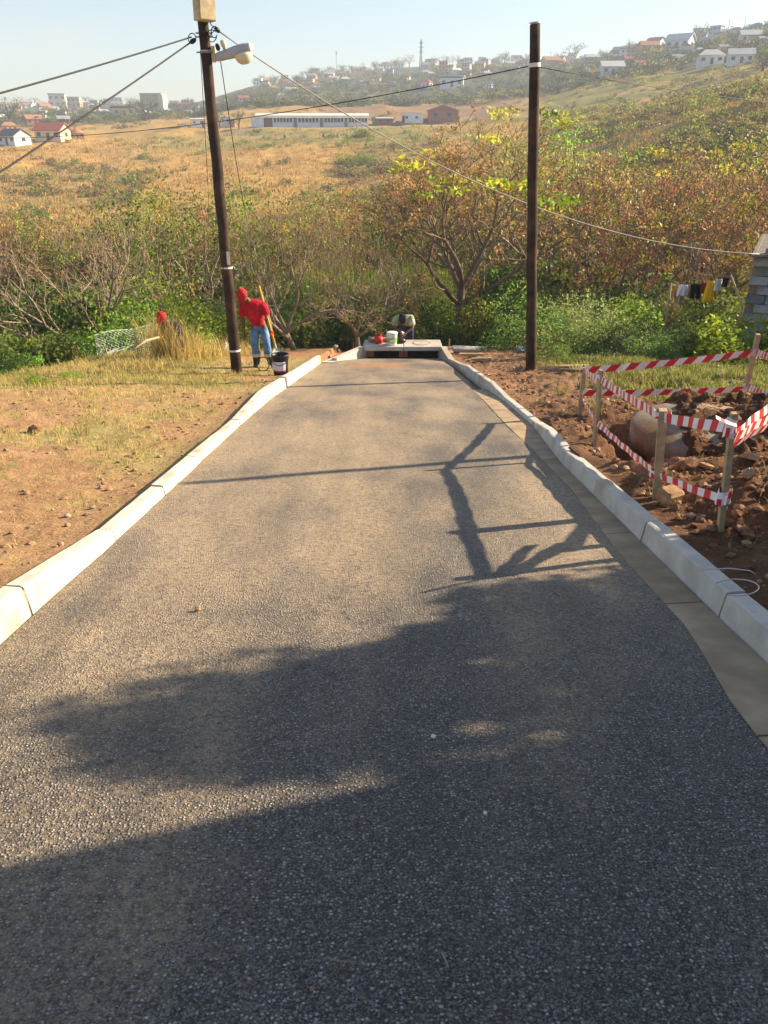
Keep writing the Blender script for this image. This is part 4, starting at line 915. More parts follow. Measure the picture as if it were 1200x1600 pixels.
def tape(pts, h, label, twist=None, period=.20, slant=.6, group='barrier tapes'):
    # pts: 3-D points along the tape; stripes are separate slanted quads
    P = [Vector(p) for p in pts]; cum = [0]
    for a, b in zip(P, P[1:]): cum.append(cum[-1]+(b-a).length)
    def at(s):
        s = max(0, min(cum[-1], s)); i = max(0, min(len(P)-2, int(np.searchsorted(cum, s))-1)); t_ = (s-cum[i])/max(cum[i+1]-cum[i], 1e-6)
        seg = cum[i+1]-cum[i]; p = P[i].lerp(P[i+1], t_); p.z -= .007*seg*4*t_*(1-t_); return p
    tw = twist or (lambda s: 0.0); mb = MB(); s = -period; k = 0; half = period/2
    def pt(s_, e):
        p = at(s_); d = (at(s_+.02)-at(s_-.02)).normalized(); side = d.cross(Vector((0, 0, 1))).normalized(); up = side.cross(d)
        a = tw(s_)+.05*math.sin(s_*5.1+len(P)); n_ = side*math.sin(a)+up*math.cos(a); return p+n_*(h/2*e)+side*(.006*math.sin(s_*17))
    while s < cum[-1]:
        for sub in range(2):
            a, b = s+half*sub/2, s+half*(sub+1)/2
            lo_a, lo_b, hi_a, hi_b = (max(0, min(cum[-1], v_)) for v_ in (a, b, a+slant*h, b+slant*h))
            if max(lo_b-lo_a, hi_b-hi_a) > 1e-4: mb.add([pt(lo_a, -1), pt(lo_b, -1), (pt(lo_b, -1)+pt(hi_b, 1))/2, pt(hi_b, 1), pt(hi_a, 1), (pt(lo_a, -1)+pt(hi_a, 1))/2], [(0, 1, 2, 5), (5, 2, 3, 4)], k % 2)
        s += half; k += 1
    off = P[0]; mb.v = [tuple(Vector(v_)-off) for v_ in mb.v]
    o = mb.build('barrier_tape', [M['tape_red'], M['tape_white']]); o.location = off; tag(o, label, 'tape', group)
n_ = Vector((0, -.05, 0))
tape([s1(577)+n_, s5(549)+n_], .085, 'upper back tape running level from the farthest stake to the back corner', slant=1.0, period=.27)
tape([s1(612)+n_, s5(606)+n_], .075, 'lower back tape running level above the concrete ring', slant=1.0, period=.27)
tape([s5(549)+n_, s6(575)+n_], .085, 'upper side tape leaving the back corner stake to the block house side', slant=1.0, period=.27)
tape([s5(602)+n_, s6(650)+n_], .075, 'lower side tape leaving the back corner stake', slant=1.0, period=.27)
tape([s1(577)+n_, s2(591)+n_, s3(649)+n_, s4(664)+n_], .062, 'upper front tape sloping past the thin stake to the nearest stake', lambda s: .15*math.sin(s*2), .125, .25)
tape([s1(620)+n_, s2(658)+n_, s3(739)+n_, s4(777)+n_], .050, 'lower front tape sagging across the front of the pit', lambda s: .22*math.sin(s*1.7+.4), .125, .3)
for k, (pa, pb, hh, lab) in enumerate([(672, 640, .05, 'highest strand of the fan of tape leaving the nearest stake'), (680, 660, .08, 'middle strand of the fan of tape leaving the nearest stake'), (688, 668, .06, 'lowest strand of the fan of tape leaving the nearest stake')]):
    e = AT(1200, pb-8, 4.9); e = e+(e-s4(pa))*.6
    tape([s4(pa)+n_, e], hh, lab, lambda s, k=k: .3*k-.2, .125, .2)
tape([s4(660)+n_, AT(1117, 651, 4.15)], .02, 'short torn tape tail sticking out at the nearest stake top', lambda s: .6, .12, .2)
def wrap(fn, py, lab, h=.09, w=.05):
    p = fn(py); mb = MB(); k = 9; vs = []
    for i in range(k):
        a = 6.283*i/k; vs += [(math.cos(a)*(w+rg.uniform(-.006, .006)), math.sin(a)*w*.75, z_+rg.uniform(-.012, .012)) for z_ in (-h/2, 0, h/2)]
    mb.add(vs, [(3*i+j, 3*((i+1) % k)+j, 3*((i+1) % k)+j+1, 3*i+j+1) for i in range(k) for j in range(2)]); mb.m = [1 if q % 5 else 0 for q in range(len(mb.f))]
    o = mb.build('tape_knot', [M['tape_red'], M['tape_white']]); o.location = p; tag(o, lab, 'tape', 'knots of tape wound round the stakes')
wrap(s4, 668, 'upper wad of tape wound round the nearest stake', .11, .040); wrap(s4, 776, 'lower wad of tape wound round the nearest stake', .085, .040)
wrap(s3, 648, 'tape wound round the top of the broad stake', .055, .055); wrap(s3, 739, 'tape wound round the middle of the broad stake', .05, .055)
wrap(s2, 590, 'tape wound round the thin stake near its top', .06, .032); wrap(s1, 577, 'tape wound round the farthest stake top', .07, .05); wrap(s5, 553, 'tape wound round the back corner stake near its top', .1, .055); wrap(s5, 604, 'tape wound round the back corner stake low down', .09, .055)
# ---- concrete manhole ring in the pit
c = Vector((PIT[0]+.06, PIT[1]+.05, 0)); zc = zy(7.2)+.15
ring = empty('manhole_shaft', (c.x, c.y, zc-.8), 'half buried round concrete manhole shaft with heavy cover slab in the pit', 'manhole')
mb = MB(); mb.lathe([(.76, zc-.20), (.765, zc-.03), (.73, zc), (.3, zc+.012)], (c.x, c.y, 0), 40, Matrix.Rotation(.03, 3, 'X')); mb.build('cover_slab', M['ring'], ring, True, world=True)
mb = MB(); mb.lathe([(.56, zc-.46), (.56, zc-.20)], (c.x, c.y, 0), 40); mb.build('upper_ring', M['ring'], ring, True, world=True)
mb = MB(); mb.lathe([(.60, zc-1.2), (.60, zc-.47), (.56, zc-.46)], (c.x, c.y, 0), 40); mb.build('lower_ring', M['ring'], ring, True, world=True)
# soil lying over the far half of the cover
def soil_heap():
    n = 120; xs, ys = np.meshgrid(np.linspace(-.85, 2.3, n), np.linspace(-1.35, 1.3, n)); X_, Y_ = c.x+xs, c.y+ys
    g = near_z(X_.ravel(), Y_.ravel()).reshape(X_.shape); wob = fbm(X_*3, Y_*3, 5, 4)-.5
    h_ = sst(-.42, -.10, xs+wob*.5-.42*np.minimum(ys, .1))*sst(-1.25, -.70, ys+wob*.5)*sst(2.3, 1.6, xs)*sst(1.3, .8, ys)
    lump = .26*(fbm(X_*3.5, Y_*3.5, 8, 4)-.40)+.22*np.abs(fbm(X_*7, Y_*7, 9, 3)-.5)+.06*(fbm(X_*22, Y_*22, 19, 2)-.5)
    Z_ = np.where(h_ > .02, np.maximum(g, g+(zc-.03+lump-g)*np.clip(h_*1.25, 0, 1)), g-.3)
    V = np.stack([X_, Y_, Z_], -1).reshape(-1, 3); i = np.arange(n-1)[:, None]*n; j = np.arange(n-1)[None, :]
    q = np.stack([i+j, i+j+1, i+n+j+1, i+n+j], -1).reshape(-1, 4)
    tag(link('soil_heap', np_mesh('soil_heap', V, q, bpy.data.materials['ground'], ground_cols(X_.ravel(), Y_.ravel()+0*2.0)*np.array([.85, .80, .78]), smooth=True)), kind='structure')
    mb = MB(); g_ = random.Random(31)
    for k in g_.sample(range(n*n), 900):
        if h_.ravel()[k] > .3:
            s = .008+.035*g_.random()**3; mb.rock((V[k, 0], V[k, 1], V[k, 2]+s*.2), (s, s*.85, s*.65), g_, g_.choice([0, 0, 0, 1]))
    tag(mb.build('heap_clods', [M['clod'], M['clodl']]), kind='stuff')
soil_heap()
b = G(1044, 786); mb = MB(); mb.box((0, 0, .04), (.16, .12, .10), M=Matrix.Rotation(.5, 3, 'Z') @ Matrix.Rotation(.25, 3, 'X'), bev=.02); o = mb.build('stone_block', M['clodl']); o.location = b; tag(o, 'squared brown stone block at the foot of the broad stake', 'stone')
for px, py, s, mt, lab in [(1068, 738, .06, 'clod', 'flat pale clod between the broad stake and the nearest stake'), (1105, 735, .05, 'clodl', 'second pale clod left of the nearest stake'), (1172, 722, .06, 'clodl', 'large pale clod just beyond the nearest stake'), (1168, 748, .05, 'rock', 'reddish stone at the foot of the nearest stake'),
    (1165, 838, .045, 'clod', 'dark lump of soil on the near spoil heap'), (800, 525, .25, 'rock', 'brown rock under the upright pole'), (985, 523, .30, 'rock', 'broad brown rock behind the far tape'), (1015, 520, .26, 'rock', 'pointed brown rock right of the broad one'), (1040, 516, .2, 'rock', 'smaller brown rock at the right end of the rock row'), (968, 532, .24, 'greyrock', 'grey slabby rock at the left end of the rock row')]:
    b = G(px, py); mb = MB(); mb.rock((0, 0, s*.3), (s*1.2, s, s*.6), rg); o = mb.build('rock', M[mt]); o.location = b; tag(o, lab, 'rock')
# litter
for px, py, s, col_, lab in [(812, 546, .14, 'litter_blue', 'crumpled blue and white plastic left of the upright pole'), (324, 522, .2, 'litter_white', 'crumpled white plastic beyond the straw near the pole'), (342, 527, .12, 'litter_blue', 'pale blue plastic scrap beyond the straw'), (356, 545, .16, 'litter_white', 'white plastic rag caught beside the leaning pole'),
    (232, 527, .26, 'litter_white', 'white plastic sack inside the wire basket'), (1029, 503, .14, 'litter_white', 'white plastic scrap under the washing line'), (1023, 507, .08, 'litter_blue', 'dark blue scrap on the weeds')]:
    if col_ not in M: M[col_] = mat_plain(col_, (.75, .76, .80) if 'white' in col_ else (.25, .38, .62), .4, .1, 8, .3, 12, .02)
    b = G(px, py+4); mb = MB(); mb.rock((0, 0, s*.5), (s, s*.7, s*.7), rg, rough=.5); mb.rock((s*.5, .03, s*.35), (s*.6, s*.5, s*.4), rg, rough=.5); o = mb.build('plastic_litter', M[col_]); o.location = b; tag(o, lab, 'litter')
b = G(54, 676); mb = MB(); mb.rock((0, 0, .03), (.07, .05, .05), rg); o = mb.build('rock', M['clod']); o.location = b; tag(o, 'single dark stone on the bare orange soil left of the road', 'rock')
# loose stones and clods: nobody could count them
def clods():
    for name, n, box_, sz, mt, cond in [('soil_clods', 9000, (1.76, 7.0, 2.3, 17), (.006, .040), ['clod', 'clod', 'clod', 'clodl'], 1), ('loose_grit', 1500, (-7.5, -1.86, 2.3, 17), (.006, .030), ['clodl', 'rock', 'clod'], -1)]:
        mb = MB(); g = random.Random(5); r_ = np.random.default_rng(5); xs = r_.uniform(box_[0], box_[1], n*3); ys = box_[2]+r_.random(n*3)**1.3*(box_[3]-box_[2]); zz = Z(xs, ys); dens = fbm(xs*2.2, ys*2.2, 91, 3); k = 0
        for x, y, z, d_ in zip(xs, ys, zz, dens):
            if cond > 0 and (x < rx(y)+KW+.01 or d_ < .36+.2*g.random()): continue
            if cond < 0 and (x > lx(y)-KW-.01 or abs(x) > y*.7+.5 or (d_ < .42+.2*g.random() and x < lx(y)-.75)): continue
            s = sz[0]+(sz[1]-sz[0])*g.random()**4; mb.rock((x, y, z+s*.25), (s, s*.85, s*.65), g, g.randint(0, len(mt)-1)); k += 1
            if k > n: break
        tag(mb.build(name, [M[m_] for m_ in mt]), kind='stuff')
    mb = MB(); g = random.Random(8)               # dry roots and twigs on the spoil
    for _ in range(420):
        x = g.uniform(1.8, 4.6); y = g.uniform(2.7, 8.5)
        if x < rx(y)+.26: continue
        a = g.uniform(0, 6.28); L = g.uniform(.06, .30); z = zf(x, y)+.012; p = Vector((x, y, z)); pts = [p]
        for i in range(3): a += g.gauss(0, .5); p = p+Vector((math.cos(a), math.sin(a), 0))*L/3; pts.append(Vector((p.x, p.y, zf(p.x, p.y)+.012+.02*g.random())))
        mb.tube(pts, [.003, .003, .002, .001], 3, cap=False)
    tag(mb.build('dry_roots', M['twig']), kind='stuff')
clods()
b0 = PL(1118, 884, .17); pts = [PL(1095, 890, .172), PL(1140, 888, .18), PL(1172, 892, .185), PL(1180, 897, .17), PL(1182, 903, .14)]
mb = MB(); mb.tube([p-b0 for p in pts], .0028, 6); o = mb.build('bent_wire', M['wire'], None, True); o.location = b0; tag(o, 'straight bent end of bright wire lying over the near kerb', 'wire')
b0 = PL(1150, 925, .2); pts = [PL(1150+36*math.cos(a), 918+13*math.sin(a), .178) for a in np.linspace(-2.6, 1.9, 14)]
mb = MB(); mb.tube([p-b0 for p in pts], .003, 6); o = mb.build('wire_loop', M['wire'], None, True); o.location = b0; tag(o, 'looped grey wire on the soil beside the near kerb', 'wire')
# odds and ends on the asphalt
for px, py, r_, m_, lab in [(677, 1152, .009, 'litter_white', 'round pale pebble lying on the shaded asphalt'), (553, 1278, .007, 'clodl', 'tan pebble pair lying on the near asphalt'), (693, 1183, .006, 'clodl', 'small tan pebble right of the round pale one'), (488, 1546, .006, 'clodl', 'yellowish chip lying nearest the viewer'), (697, 1356, .006, 'clodl', 'brownish chip lying mid way on the near asphalt'), (758, 1271, .006, 'litter_white', 'flat pale chip right of the other pebbles'), (310, 953, .016, 'clodl', 'orange soil crumb on the sunlit asphalt')]:
    b = PL(px, py, .004); mb = MB(); mb.rock((0, 0, r_*.5), (r_, r_*.85, r_*.7), rg, rough=.15); o = mb.build('pebble', M[m_]); o.location = b; tag(o, lab, 'pebble')
b = PL(690, 1488, .008); mb = MB(); mb.tube([(0, 0, 0), PL(696, 1500, .010)-b, PL(701, 1511, .008)-b], [.0016, .0018, .0012], 5); o = mb.build('straw_stalk', M['wood']); o.location = b; tag(o, 'short dry straw stalk lying on the near asphalt', 'stalk')
b = PL(508, 1496, .006); mb = MB(); mb.tube([(0, 0, 0), PL(530, 1502, .008)-b, PL(557, 1503, .006)-b], [.0022, .0022, .0015], 5); o = mb.build('twig', M['bark']); o.location = b; tag(o, 'pale crooked twig lying on the near asphalt', 'twig')
# dead brush heap
b = G(940, 556); mb = MB(); g = random.Random(3)
for _ in range(420):
    a = g.uniform(0, 6.28); rr = .55*math.sqrt(g.random()); p = Vector((rr*math.cos(a)*1.1, rr*math.sin(a)*.6, (.62*(1-(rr/.6)**2))*g.random())); pts = [p]; d = Vector((g.gauss(0, 1), g.gauss(0, .6), g.gauss(.1, .5))).normalized()
    for i in range(3): d = (d+Vector((g.gauss(0, .4), g.gauss(0, .4), g.gauss(-.15, .4)))).normalized(); p = p+d*g.uniform(.06, .15); p.z = max(p.z, 0); pts.append(p)
    mb.tube(pts, [.007, .006, .005, .003], 3, cap=False)
o = mb.build('brush_heap', M['twig']); o.location = b; tag(o, 'heap of dead brown brushwood among the green weeds', 'brushwood')
# ---- wire basket
def wire_basket():
    A, B = PL(150, 566), PL(250, 548); rb = math.hypot(A.x, A.y)
    P00 = AT(147, 524, rb); P10 = AT(240, 506, rb+1.0); Q00 = AT(165, 552, rb-.25); Q10 = AT(258, 525, rb+.6); R00 = AT(176, 592, rb-.2); base = Vector((A.x+.8, A.y, zf(A.x+.8, A.y)))
    t = empty('wire_basket', base, 'pale galvanised wire mesh basket tipped over in the dry grass', 'wire basket')
    def panel(c0, c1, c2, c3, nu, nv, name):
        mb = MB(); f_ = lambda u, v: (c0*(1-u)+c1*u)*(1-v)+(c3*(1-u)+c2*u)*v+Vector((0, 0, .03*math.sin(u*7+v*3)))
        for k in range(-nv, nu+1):
            for s_ in (1, -1):
                pts = []
                for m_ in range(nv+1):
                    u = (k+m_)/nu if s_ > 0 else (k+nv-m_)/nu
                    if -.001 <= u <= 1.001: pts.append(f_(u, m_/nv))
                if len(pts) > 1: mb.tube(pts, .0065, 3, cap=False)
        mb.tube([f_(u, 0) for u in np.linspace(0, 1, 8)], .011, 4); mb.tube([f_(u, 1) for u in np.linspace(0, 1, 8)], .011, 4)
        mb.tube([f_(0, v) for v in np.linspace(0, 1, 5)], .011, 4); mb.tube([f_(1, v) for v in np.linspace(0, 1, 5)], .011, 4)
        mb.build(name, M['mesh'], t, world=True)
    panel(P00, P10, Q10, Q00, 17, 5, 'mesh_panel'); up = Vector((0, 0, zf(Q00.x, Q00.y)-Q00.z)); panel(Q00, Q10, Q10+Vector((0, 0, -.45)), Q00+up, 15, 5, 'mesh_panel')
    panel(P00, Q00, Q00+up, Vector((P00.x, P00.y, zf(P00.x, P00.y))), 6, 6, 'mesh_panel')
    mb = MB(); mb.tube([AT(163, 540, rb-.3), AT(176, 578, rb-.3)], .02, 6); mb.build('corner_post', M['wood'], t, world=True)
wire_basket()
b = AT(248, 527, 16.3); e = AT(210, 545, 15.6); mb = MB(); mb.tube([(0, 0, 0), (e-b)*.5+Vector((0, 0, .05)), e-b], [.022, .026, .024], 6); o = mb.build('peeled_stick', M['wood'], None, True); o.location = b; tag(o, 'pale peeled stick leaning out of the wire basket', 'stick')
# ---- washing line and block house
hb = G(1168, 507); hb = Vector((hb.x, hb.y, hb.z-.05)); H0 = AT(1157, 505, 19.5)
house = empty('block_house', (H0.x, H0.y, zf(H0.x, H0.y)-.4), 'grey bare block house wall at the edge of the thicket', 'house')
hz0 = house.location.z; wall_h = AT(1180, 392, 19.6).z-hz0; ang = -.46
def hp(u, v, z): return Vector((H0.x+u*math.cos(ang)-v*math.sin(ang), H0.y+u*math.sin(ang)+v*math.cos(ang), hz0+z))
Rh = Matrix.Rotation(ang, 3, 'Z'); mb = MB(); mb.box(hp(2.6, 2.1, wall_h/2-.02), (5.16, 4.1, wall_h-.04), M=Rh); M['block'] = mat_plain('grey_block', (.27, .28, .285), .95, .3, 2.2, .5, 40, .006, .1, (.40, .41, .42), c2=(.45, .65)); mb.build('core_wall', M['mortar'], house, world=True)
bm_ = MB(); bm_.box((0, 0, 0), (.385, .10, .185), bev=.008); proto = bm_.build('block', M['block'], house); rows = int(wall_h/.2)+1
M['block2'] = mat_plain('pale_block', (.36, .37, .38), .95, .25, 2.2, .5, 40, .006, .1); M['block3'] = mat_plain('dark_block', (.19, .20, .21), .95, .25, 2.2, .5, 40, .006, .1); first = True
for i in range(rows):
    for j in range(13):
        o = proto if first else proto.copy()
        if not first: COL.objects.link(o); o.parent = house
        first = False; u = .2+j*.4+(.2 if i % 2 else 0)
        o.location = hp(u, -.0+rg.uniform(-.006, .006), .1+i*.2)-house.location; o.rotation_euler = (0, 0, ang)
        o.material_slots[0].link = 'OBJECT'; o.material_slots[0].material = M[rg.choice(['block', 'block', 'block2', 'block3'])]
mb = MB(); mb.box(hp(2.7, 2.0, wall_h+.20), (5.5, 4.5, .05), M=Rh @ Matrix.Rotation(-.10, 3, 'Y')); M['roofing'] = mat_plain('rusty_roofing', (.20, .17, .15), .8, .3, 4, .2); mb.build('roof', M['roofing'], house, world=True)
mb = MB(); mb.box(hp(1.02, -.075, wall_h*.58), (.42, .03, .62), M=Rh, bev=.006); w_ = mb.build('window', M['white'], house, world=True)
mb = MB(); mb.box(hp(1.02, -.094, wall_h*.58), (.34, .008, .54), M=Rh); M['pane'] = mat_plain('dark_pane', (.05, .06, .07), .15, .1, 4, 0, spec=.6); mb.build('pane', M['pane'], w_, world=True)
l0, l1 = AT(1048, 446, 18.6), AT(1141, 432, 18.3)
b = G(1041, 494); b = Vector((AT(1041, 494, 18.6).x, l0.y, zf(l0.x, l0.y))); mb = MB(); mb.tube([(0, 0, -.1), (l0-b)*.5+Vector((.02, 0, 0)), l0-b+Vector((0, 0, .04))], [.03, .026, .022], 7); o = mb.build('line_post', M['wood'], None, True); o.location = b; tag(o, 'thin crooked post at the pale towel end of the washing line', 'post')
e = AT(1160, 478, 18.2); b = Vector((e.x, e.y, zf(e.x, e.y))); mb = MB(); mb.tube([(0, 0, -.1), (e-b), (l1-b)+Vector((0, 0, .03))], [.03, .026, .022], 7); o = mb.build('line_post', M['wood'], None, True); o.location = b; tag(o, 'leaning post at the dark sock end of the washing line', 'post')
mb = MB(); mb.tube([Vector((0, 0, 0)), (l1-l0)*.5+Vector((0, 0, -.06)), l1-l0], .006, 5); o = mb.build('washing_line', M['cable_pale']); o.location = l0; tag(o, 'thin washing line strung between two crooked posts', 'line')
def cloth(px, wpx, hpx, col_, lab, name, shape='rect', col2=None):
    t_ = (px-1048)/(1141-1048); p = l0.lerp(l1, t_)+Vector((0, 0, -.06*4*t_*(1-t_)+.01)); s = mpp(p); w, h = wpx*s, hpx*s; nu, nv = 8, 8; mb = MB(); vs = []; g = random.Random(int(px))
    for s_ in (0, 1):
        for j in range(nv+1):
            v = j/nv
            for i in range(nu+1):
                u = i/nu-.5; k = 1.0; zz = -h*v
                if shape == 'tee': k = 1.0 if v > .3 else 1.35
                if shape == 'point': k = 1-.65*v; zz += -h*.12*u
                if shape == 'legs': k = 1.0; zz = -h*v*(1 if abs(u) > .12 else .45)
                if shape == 'flare': k = .8+.5*v
                vs.append((u*w*k+(.10*h*v if shape == 'point' else 0), .03*math.sin(u*14+v*2+px)*(.3+v)+s_*.014, zz+.012*math.sin(u*20)))
    n = nu+1; m_ = (nu+1)*(nv+1); fs = []
    for j in range(nv):
        for i in range(nu): a = j*n+i; fs += [(a, a+n, a+n+1, a+1), (m_+a, m_+a+1, m_+a+n+1, m_+a+n)]
    for j in range(nv): fs += [(j*n, m_+j*n, m_+j*n+n, j*n+n), (j*n+nu, j*n+n+nu, m_+j*n+n+nu, m_+j*n+nu)]
    for i in range(nu): fs += [(i, i+1, m_+i+1, m_+i), (nv*n+i, m_+nv*n+i, m_+nv*n+i+1, nv*n+i+1)]
    mb.add(vs, fs); o = mb.build(name, mat_plain('cloth_'+str(px), col_, .9, .15, 5, .1, 30, .01, .1, col2, c2=(.48, .52)), None, True); o.location = p; tag(o, lab, 'laundry', 'clothes on the washing line')
cloth(1059, 18, 27, (.72, .60, .48), 'white and orange cloth hanging at the post end of the line', 'hanging_cloth', 'point', (.60, .30, .10)); cloth(1070, 15, 17, (.72, .74, .80), 'white garment beside the orange patterned cloth', 'hanging_shirt', 'flare')
cloth(1082, 8, 20, (.35, .25, .22), 'small brown garment left of the black trousers', 'hanging_garment', 'flare'); cloth(1091, 17, 23, (.02, .02, .025), 'black trousers on the washing line', 'hanging_trousers', 'legs'); cloth(1103, 11, 15, (.28, .04, .04), 'maroon cloth left of the yellow shirt', 'hanging_cloth')
cloth(1113, 14, 33, (.75, .46, .02), 'long yellow garment with brown hem on the washing line', 'hanging_shirt', 'flare'); cloth(1125, 11, 18, (.55, .56, .58), 'pale grey garment right of the yellow one', 'hanging_garment', 'legs'); cloth(1135, 10, 14, (.03, .03, .04), 'black socks at the leaning post end of the line', 'hanging_socks', 'legs')
# ---- bucket, shovel and hoop by the worker
b = PL(439, 584, .12); b.z = zf(b.x, b.y)
t = empty('mortar_bucket', b, 'black bucket with pale printed label standing beside the worker in red', 'bucket')
mb = MB(); mb.lathe([(.125, 0), (.13, .01), (.155, .36), (.163, .365), (.163, .385), (.15, .385), (.14, .33), (.11, .02)], n=24); mb.build('body', M['black'], t, True)
mb = MB()
for a0_, a1_, z0, z1, m_ in ((-2.9, -.75, .11, .27, 0), (-2.9, -.75, .085, .105, 1)):
    vs = []; k = 10
    for i in range(k+1):
        a = a0_+(a1_-a0_)*i/k; vs += [((.1312+.0255*z/.36+.0025)*math.cos(a), (.1312+.0255*z/.36+.0025)*math.sin(a), z) for z in (z0, z1)]
    mb.add(vs, [(2*i, 2*i+2, 2*i+3, 2*i+1) for i in range(k)], m_)
mb.build('label_sleeve', [M['label'], M['magenta']], t, True)
mb = MB(); mb.tube([(.162*math.cos(a), .162*math.sin(a)*.9-.02, .34-.13*math.sin(-a)) for a in np.linspace(-math.pi, 0, 12)], .006, 5); mb.build('handle', M['black'], t, True)
mb = MB(); w0 = PL(412, 582, .05); w0.z = zf(w0.x, w0.y); mb.tube([(.12*math.cos(a), .04*math.sin(a), .13+.13*math.sin(a)) for a in np.linspace(0, 6.283, 20)], .011, 5); o = mb.build('wire_hoop', M['black'], None, True); o.location = w0; tag(o, 'black hoop standing against the gumboots of the worker in red', 'hoop')

# ------------------------------------------------------------------ far side: school, houses, masts, trees
def flat(name, c, rough=.8, var=.12): 
    if name not in M: M[name] = mat_plain(name, c, rough, var, 1.2, 0)
    return M[name]
WALLC = {'white': (.72, .72, .70), 'cream': (.66, .56, .38), 'yellow': (.66, .48, .20), 'orange': (.58, .29, .13), 'pink': (.60, .40, .34), 'grey': (.40, .40, .40), 'blue': (.36, .44, .58), 'tan': (.48, .36, .24), 'brick red': (.36, .17, .12)}
ROOFC = {'red': (.36, .10, .07), 'brown': (.24, .15, .11), 'grey': (.34, .35, .36), 'pale': (.58, .57, .55), 'rust': (.38, .19, .10), 'dark': (.13, .12, .12)}
flat('far_glass', (.06, .075, .09), .2)
flat('far_door', (.16, .09, .06))
CACHE = {}
def house_mesh(style, wc, rc):
    key = (style, wc, rc)
    if key in CACHE: return CACHE[key]
    w, d, h = 1.0, .8, .34; parts = []
    wm, rm = flat('wall_'+wc.replace(' ', '_'), WALLC[wc]), flat('roof_'+rc, ROOFC[rc])
    def fin(mb, nm, m): 
        me = bpy.data.meshes.new(nm); me.from_pydata(mb.v, [], mb.f); me.materials.append(m); me.update(); parts.append((nm, me))
    mb = MB(); mb.box((0, 0, h/2-.15), (w, d, h+.30))
    if style == 'gable': mb.add([(-w/2, -d/2+.001, h), (-w/2, d/2-.001, h), (-w/2, 0, h+.2), (w/2, -d/2+.001, h), (w/2, d/2-.001, h), (w/2, 0, h+.2)], [(0, 1, 2), (3, 5, 4)])
    if style == 'two': mb.box((0, 0, h+h/2), (w*.9, d*.9, h))
    fin(mb, 'wall', wm); mb = MB(); o_ = .06
    if style == 'gable':
        mb.add([(-w/2-o_, -d/2-o_, h-.03), (w/2+o_, -d/2-o_, h-.03), (w/2+o_, 0, h+.22), (-w/2-o_, 0, h+.22), (-w/2-o_, d/2+o_, h-.03), (w/2+o_, d/2+o_, h-.03),
                (-w/2-o_, -d/2-o_, h-.005), (w/2+o_, -d/2-o_, h-.005), (w/2+o_, 0, h+.25), (-w/2-o_, 0, h+.25), (-w/2-o_, d/2+o_, h-.005), (w/2+o_, d/2+o_, h-.005)],
               [(0, 3, 2, 1), (3, 4, 5, 2), (6, 7, 8, 9), (9, 8, 11, 10), (0, 1, 7, 6), (5, 4, 10, 11), (1, 2, 8, 7), (2, 5, 11, 8), (3, 0, 6, 9), (4, 3, 9, 10)])
    elif style == 'hip':
        q = [(-w/2-o_, -d/2-o_, h), (w/2+o_, -d/2-o_, h), (w/2+o_, d/2+o_, h), (-w/2-o_, d/2+o_, h)]; t = [(-w/4, 0, h+.24), (w/4, 0, h+.24)]
        mb.add(q+t, [(0, 1, 5, 4), (2, 3, 4, 5), (1, 2, 5), (3, 0, 4), (3, 2, 1, 0)])
    elif style == 'mono':
        mb.box((0, 0, h+.05), (w+.12, d+.14, .04), M=Matrix.Rotation(-.07, 3, 'X'))
    elif style == 'two': mb.box((0, 0, h*2+.02), (w*.98, d*.98, .05))
    elif style == 'round':
        mb.lathe([(.62, h), (.40, h+.14), (.02, h+.34)], n=12)
    fin(mb, 'roof', rm)
    rows = [h*.56] if style != 'two' else [h*.56, h*1.5]
    for k, z in enumerate(rows):
        f_ = 1 if k == 0 else .9
        for x in ((-.33, -.02, .34) if k else (-.33, .34)): mb = MB(); mb.box((x, -d/2*f_-.004, z), (.15, .02, .13)); fin(mb, 'window', M['far_glass'])
    mb = MB(); mb.box((.02, -d/2-.004, .12), (.12, .02, .24)); fin(mb, 'door', M['far_door'])
    mb = MB(); mb.box((w/2+.003, .05, h*.56), (.02, .16, .13)); fin(mb, 'window', M['far_glass'])
    CACHE[key] = parts; return parts
hrg = random.Random(41)
def far_house(px, py, wpx, style, wc, rc, label, group='houses on the far hills', turn=None, name='house', hs=1.0):
    b = G(px, py); s = wpx*mpp(b); a = math.atan2(b.x, b.y)
    t = empty(name, b, label, 'house', group, -a+(hrg.uniform(-.5, .5) if turn is None else turn)); k = s/1.0; t.scale = (k, k, k*hs)
    for nm, me in house_mesh(style, wc, rc): link(nm, me, t)
    return t
# houses one can pick out (picture foot point, width in picture pixels)
for a in [
 (24, 226, 38, 'gable', 'white', 'dark', 'white gabled house with dark roof at the left edge, lowest on the dry slope', -.9), (84, 219, 42, 'gable', 'cream', 'red', 'cream house with faded red roof above the dry slope', -.5), (121, 216, 21, 'round', 'tan', 'rust', 'small round tan hut beside the red roofed cream house', 0),
 (15, 205, 22, 'hip', 'tan', 'rust', 'orange roofed tan house behind the white gabled house', .2), (193, 182, 33, 'mono', 'yellow', 'brown', 'long yellow house with brown roof beside the dark round trees', .1), (162, 182, 17, 'gable', 'yellow', 'grey', 'small yellow gabled house left of the long yellow house', .7),
 (53, 195, 24, 'gable', 'brick red', 'rust', 'red brown house among trees at the left edge', .3), (100, 193, 18, 'gable', 'brick red', 'grey', 'red brown house right of the bright green tree', .1), (4, 210, 12, 'gable', 'white', 'red', 'small white house cut by the left picture edge', .2)]:
    far_house(*a[:7], None, a[7])
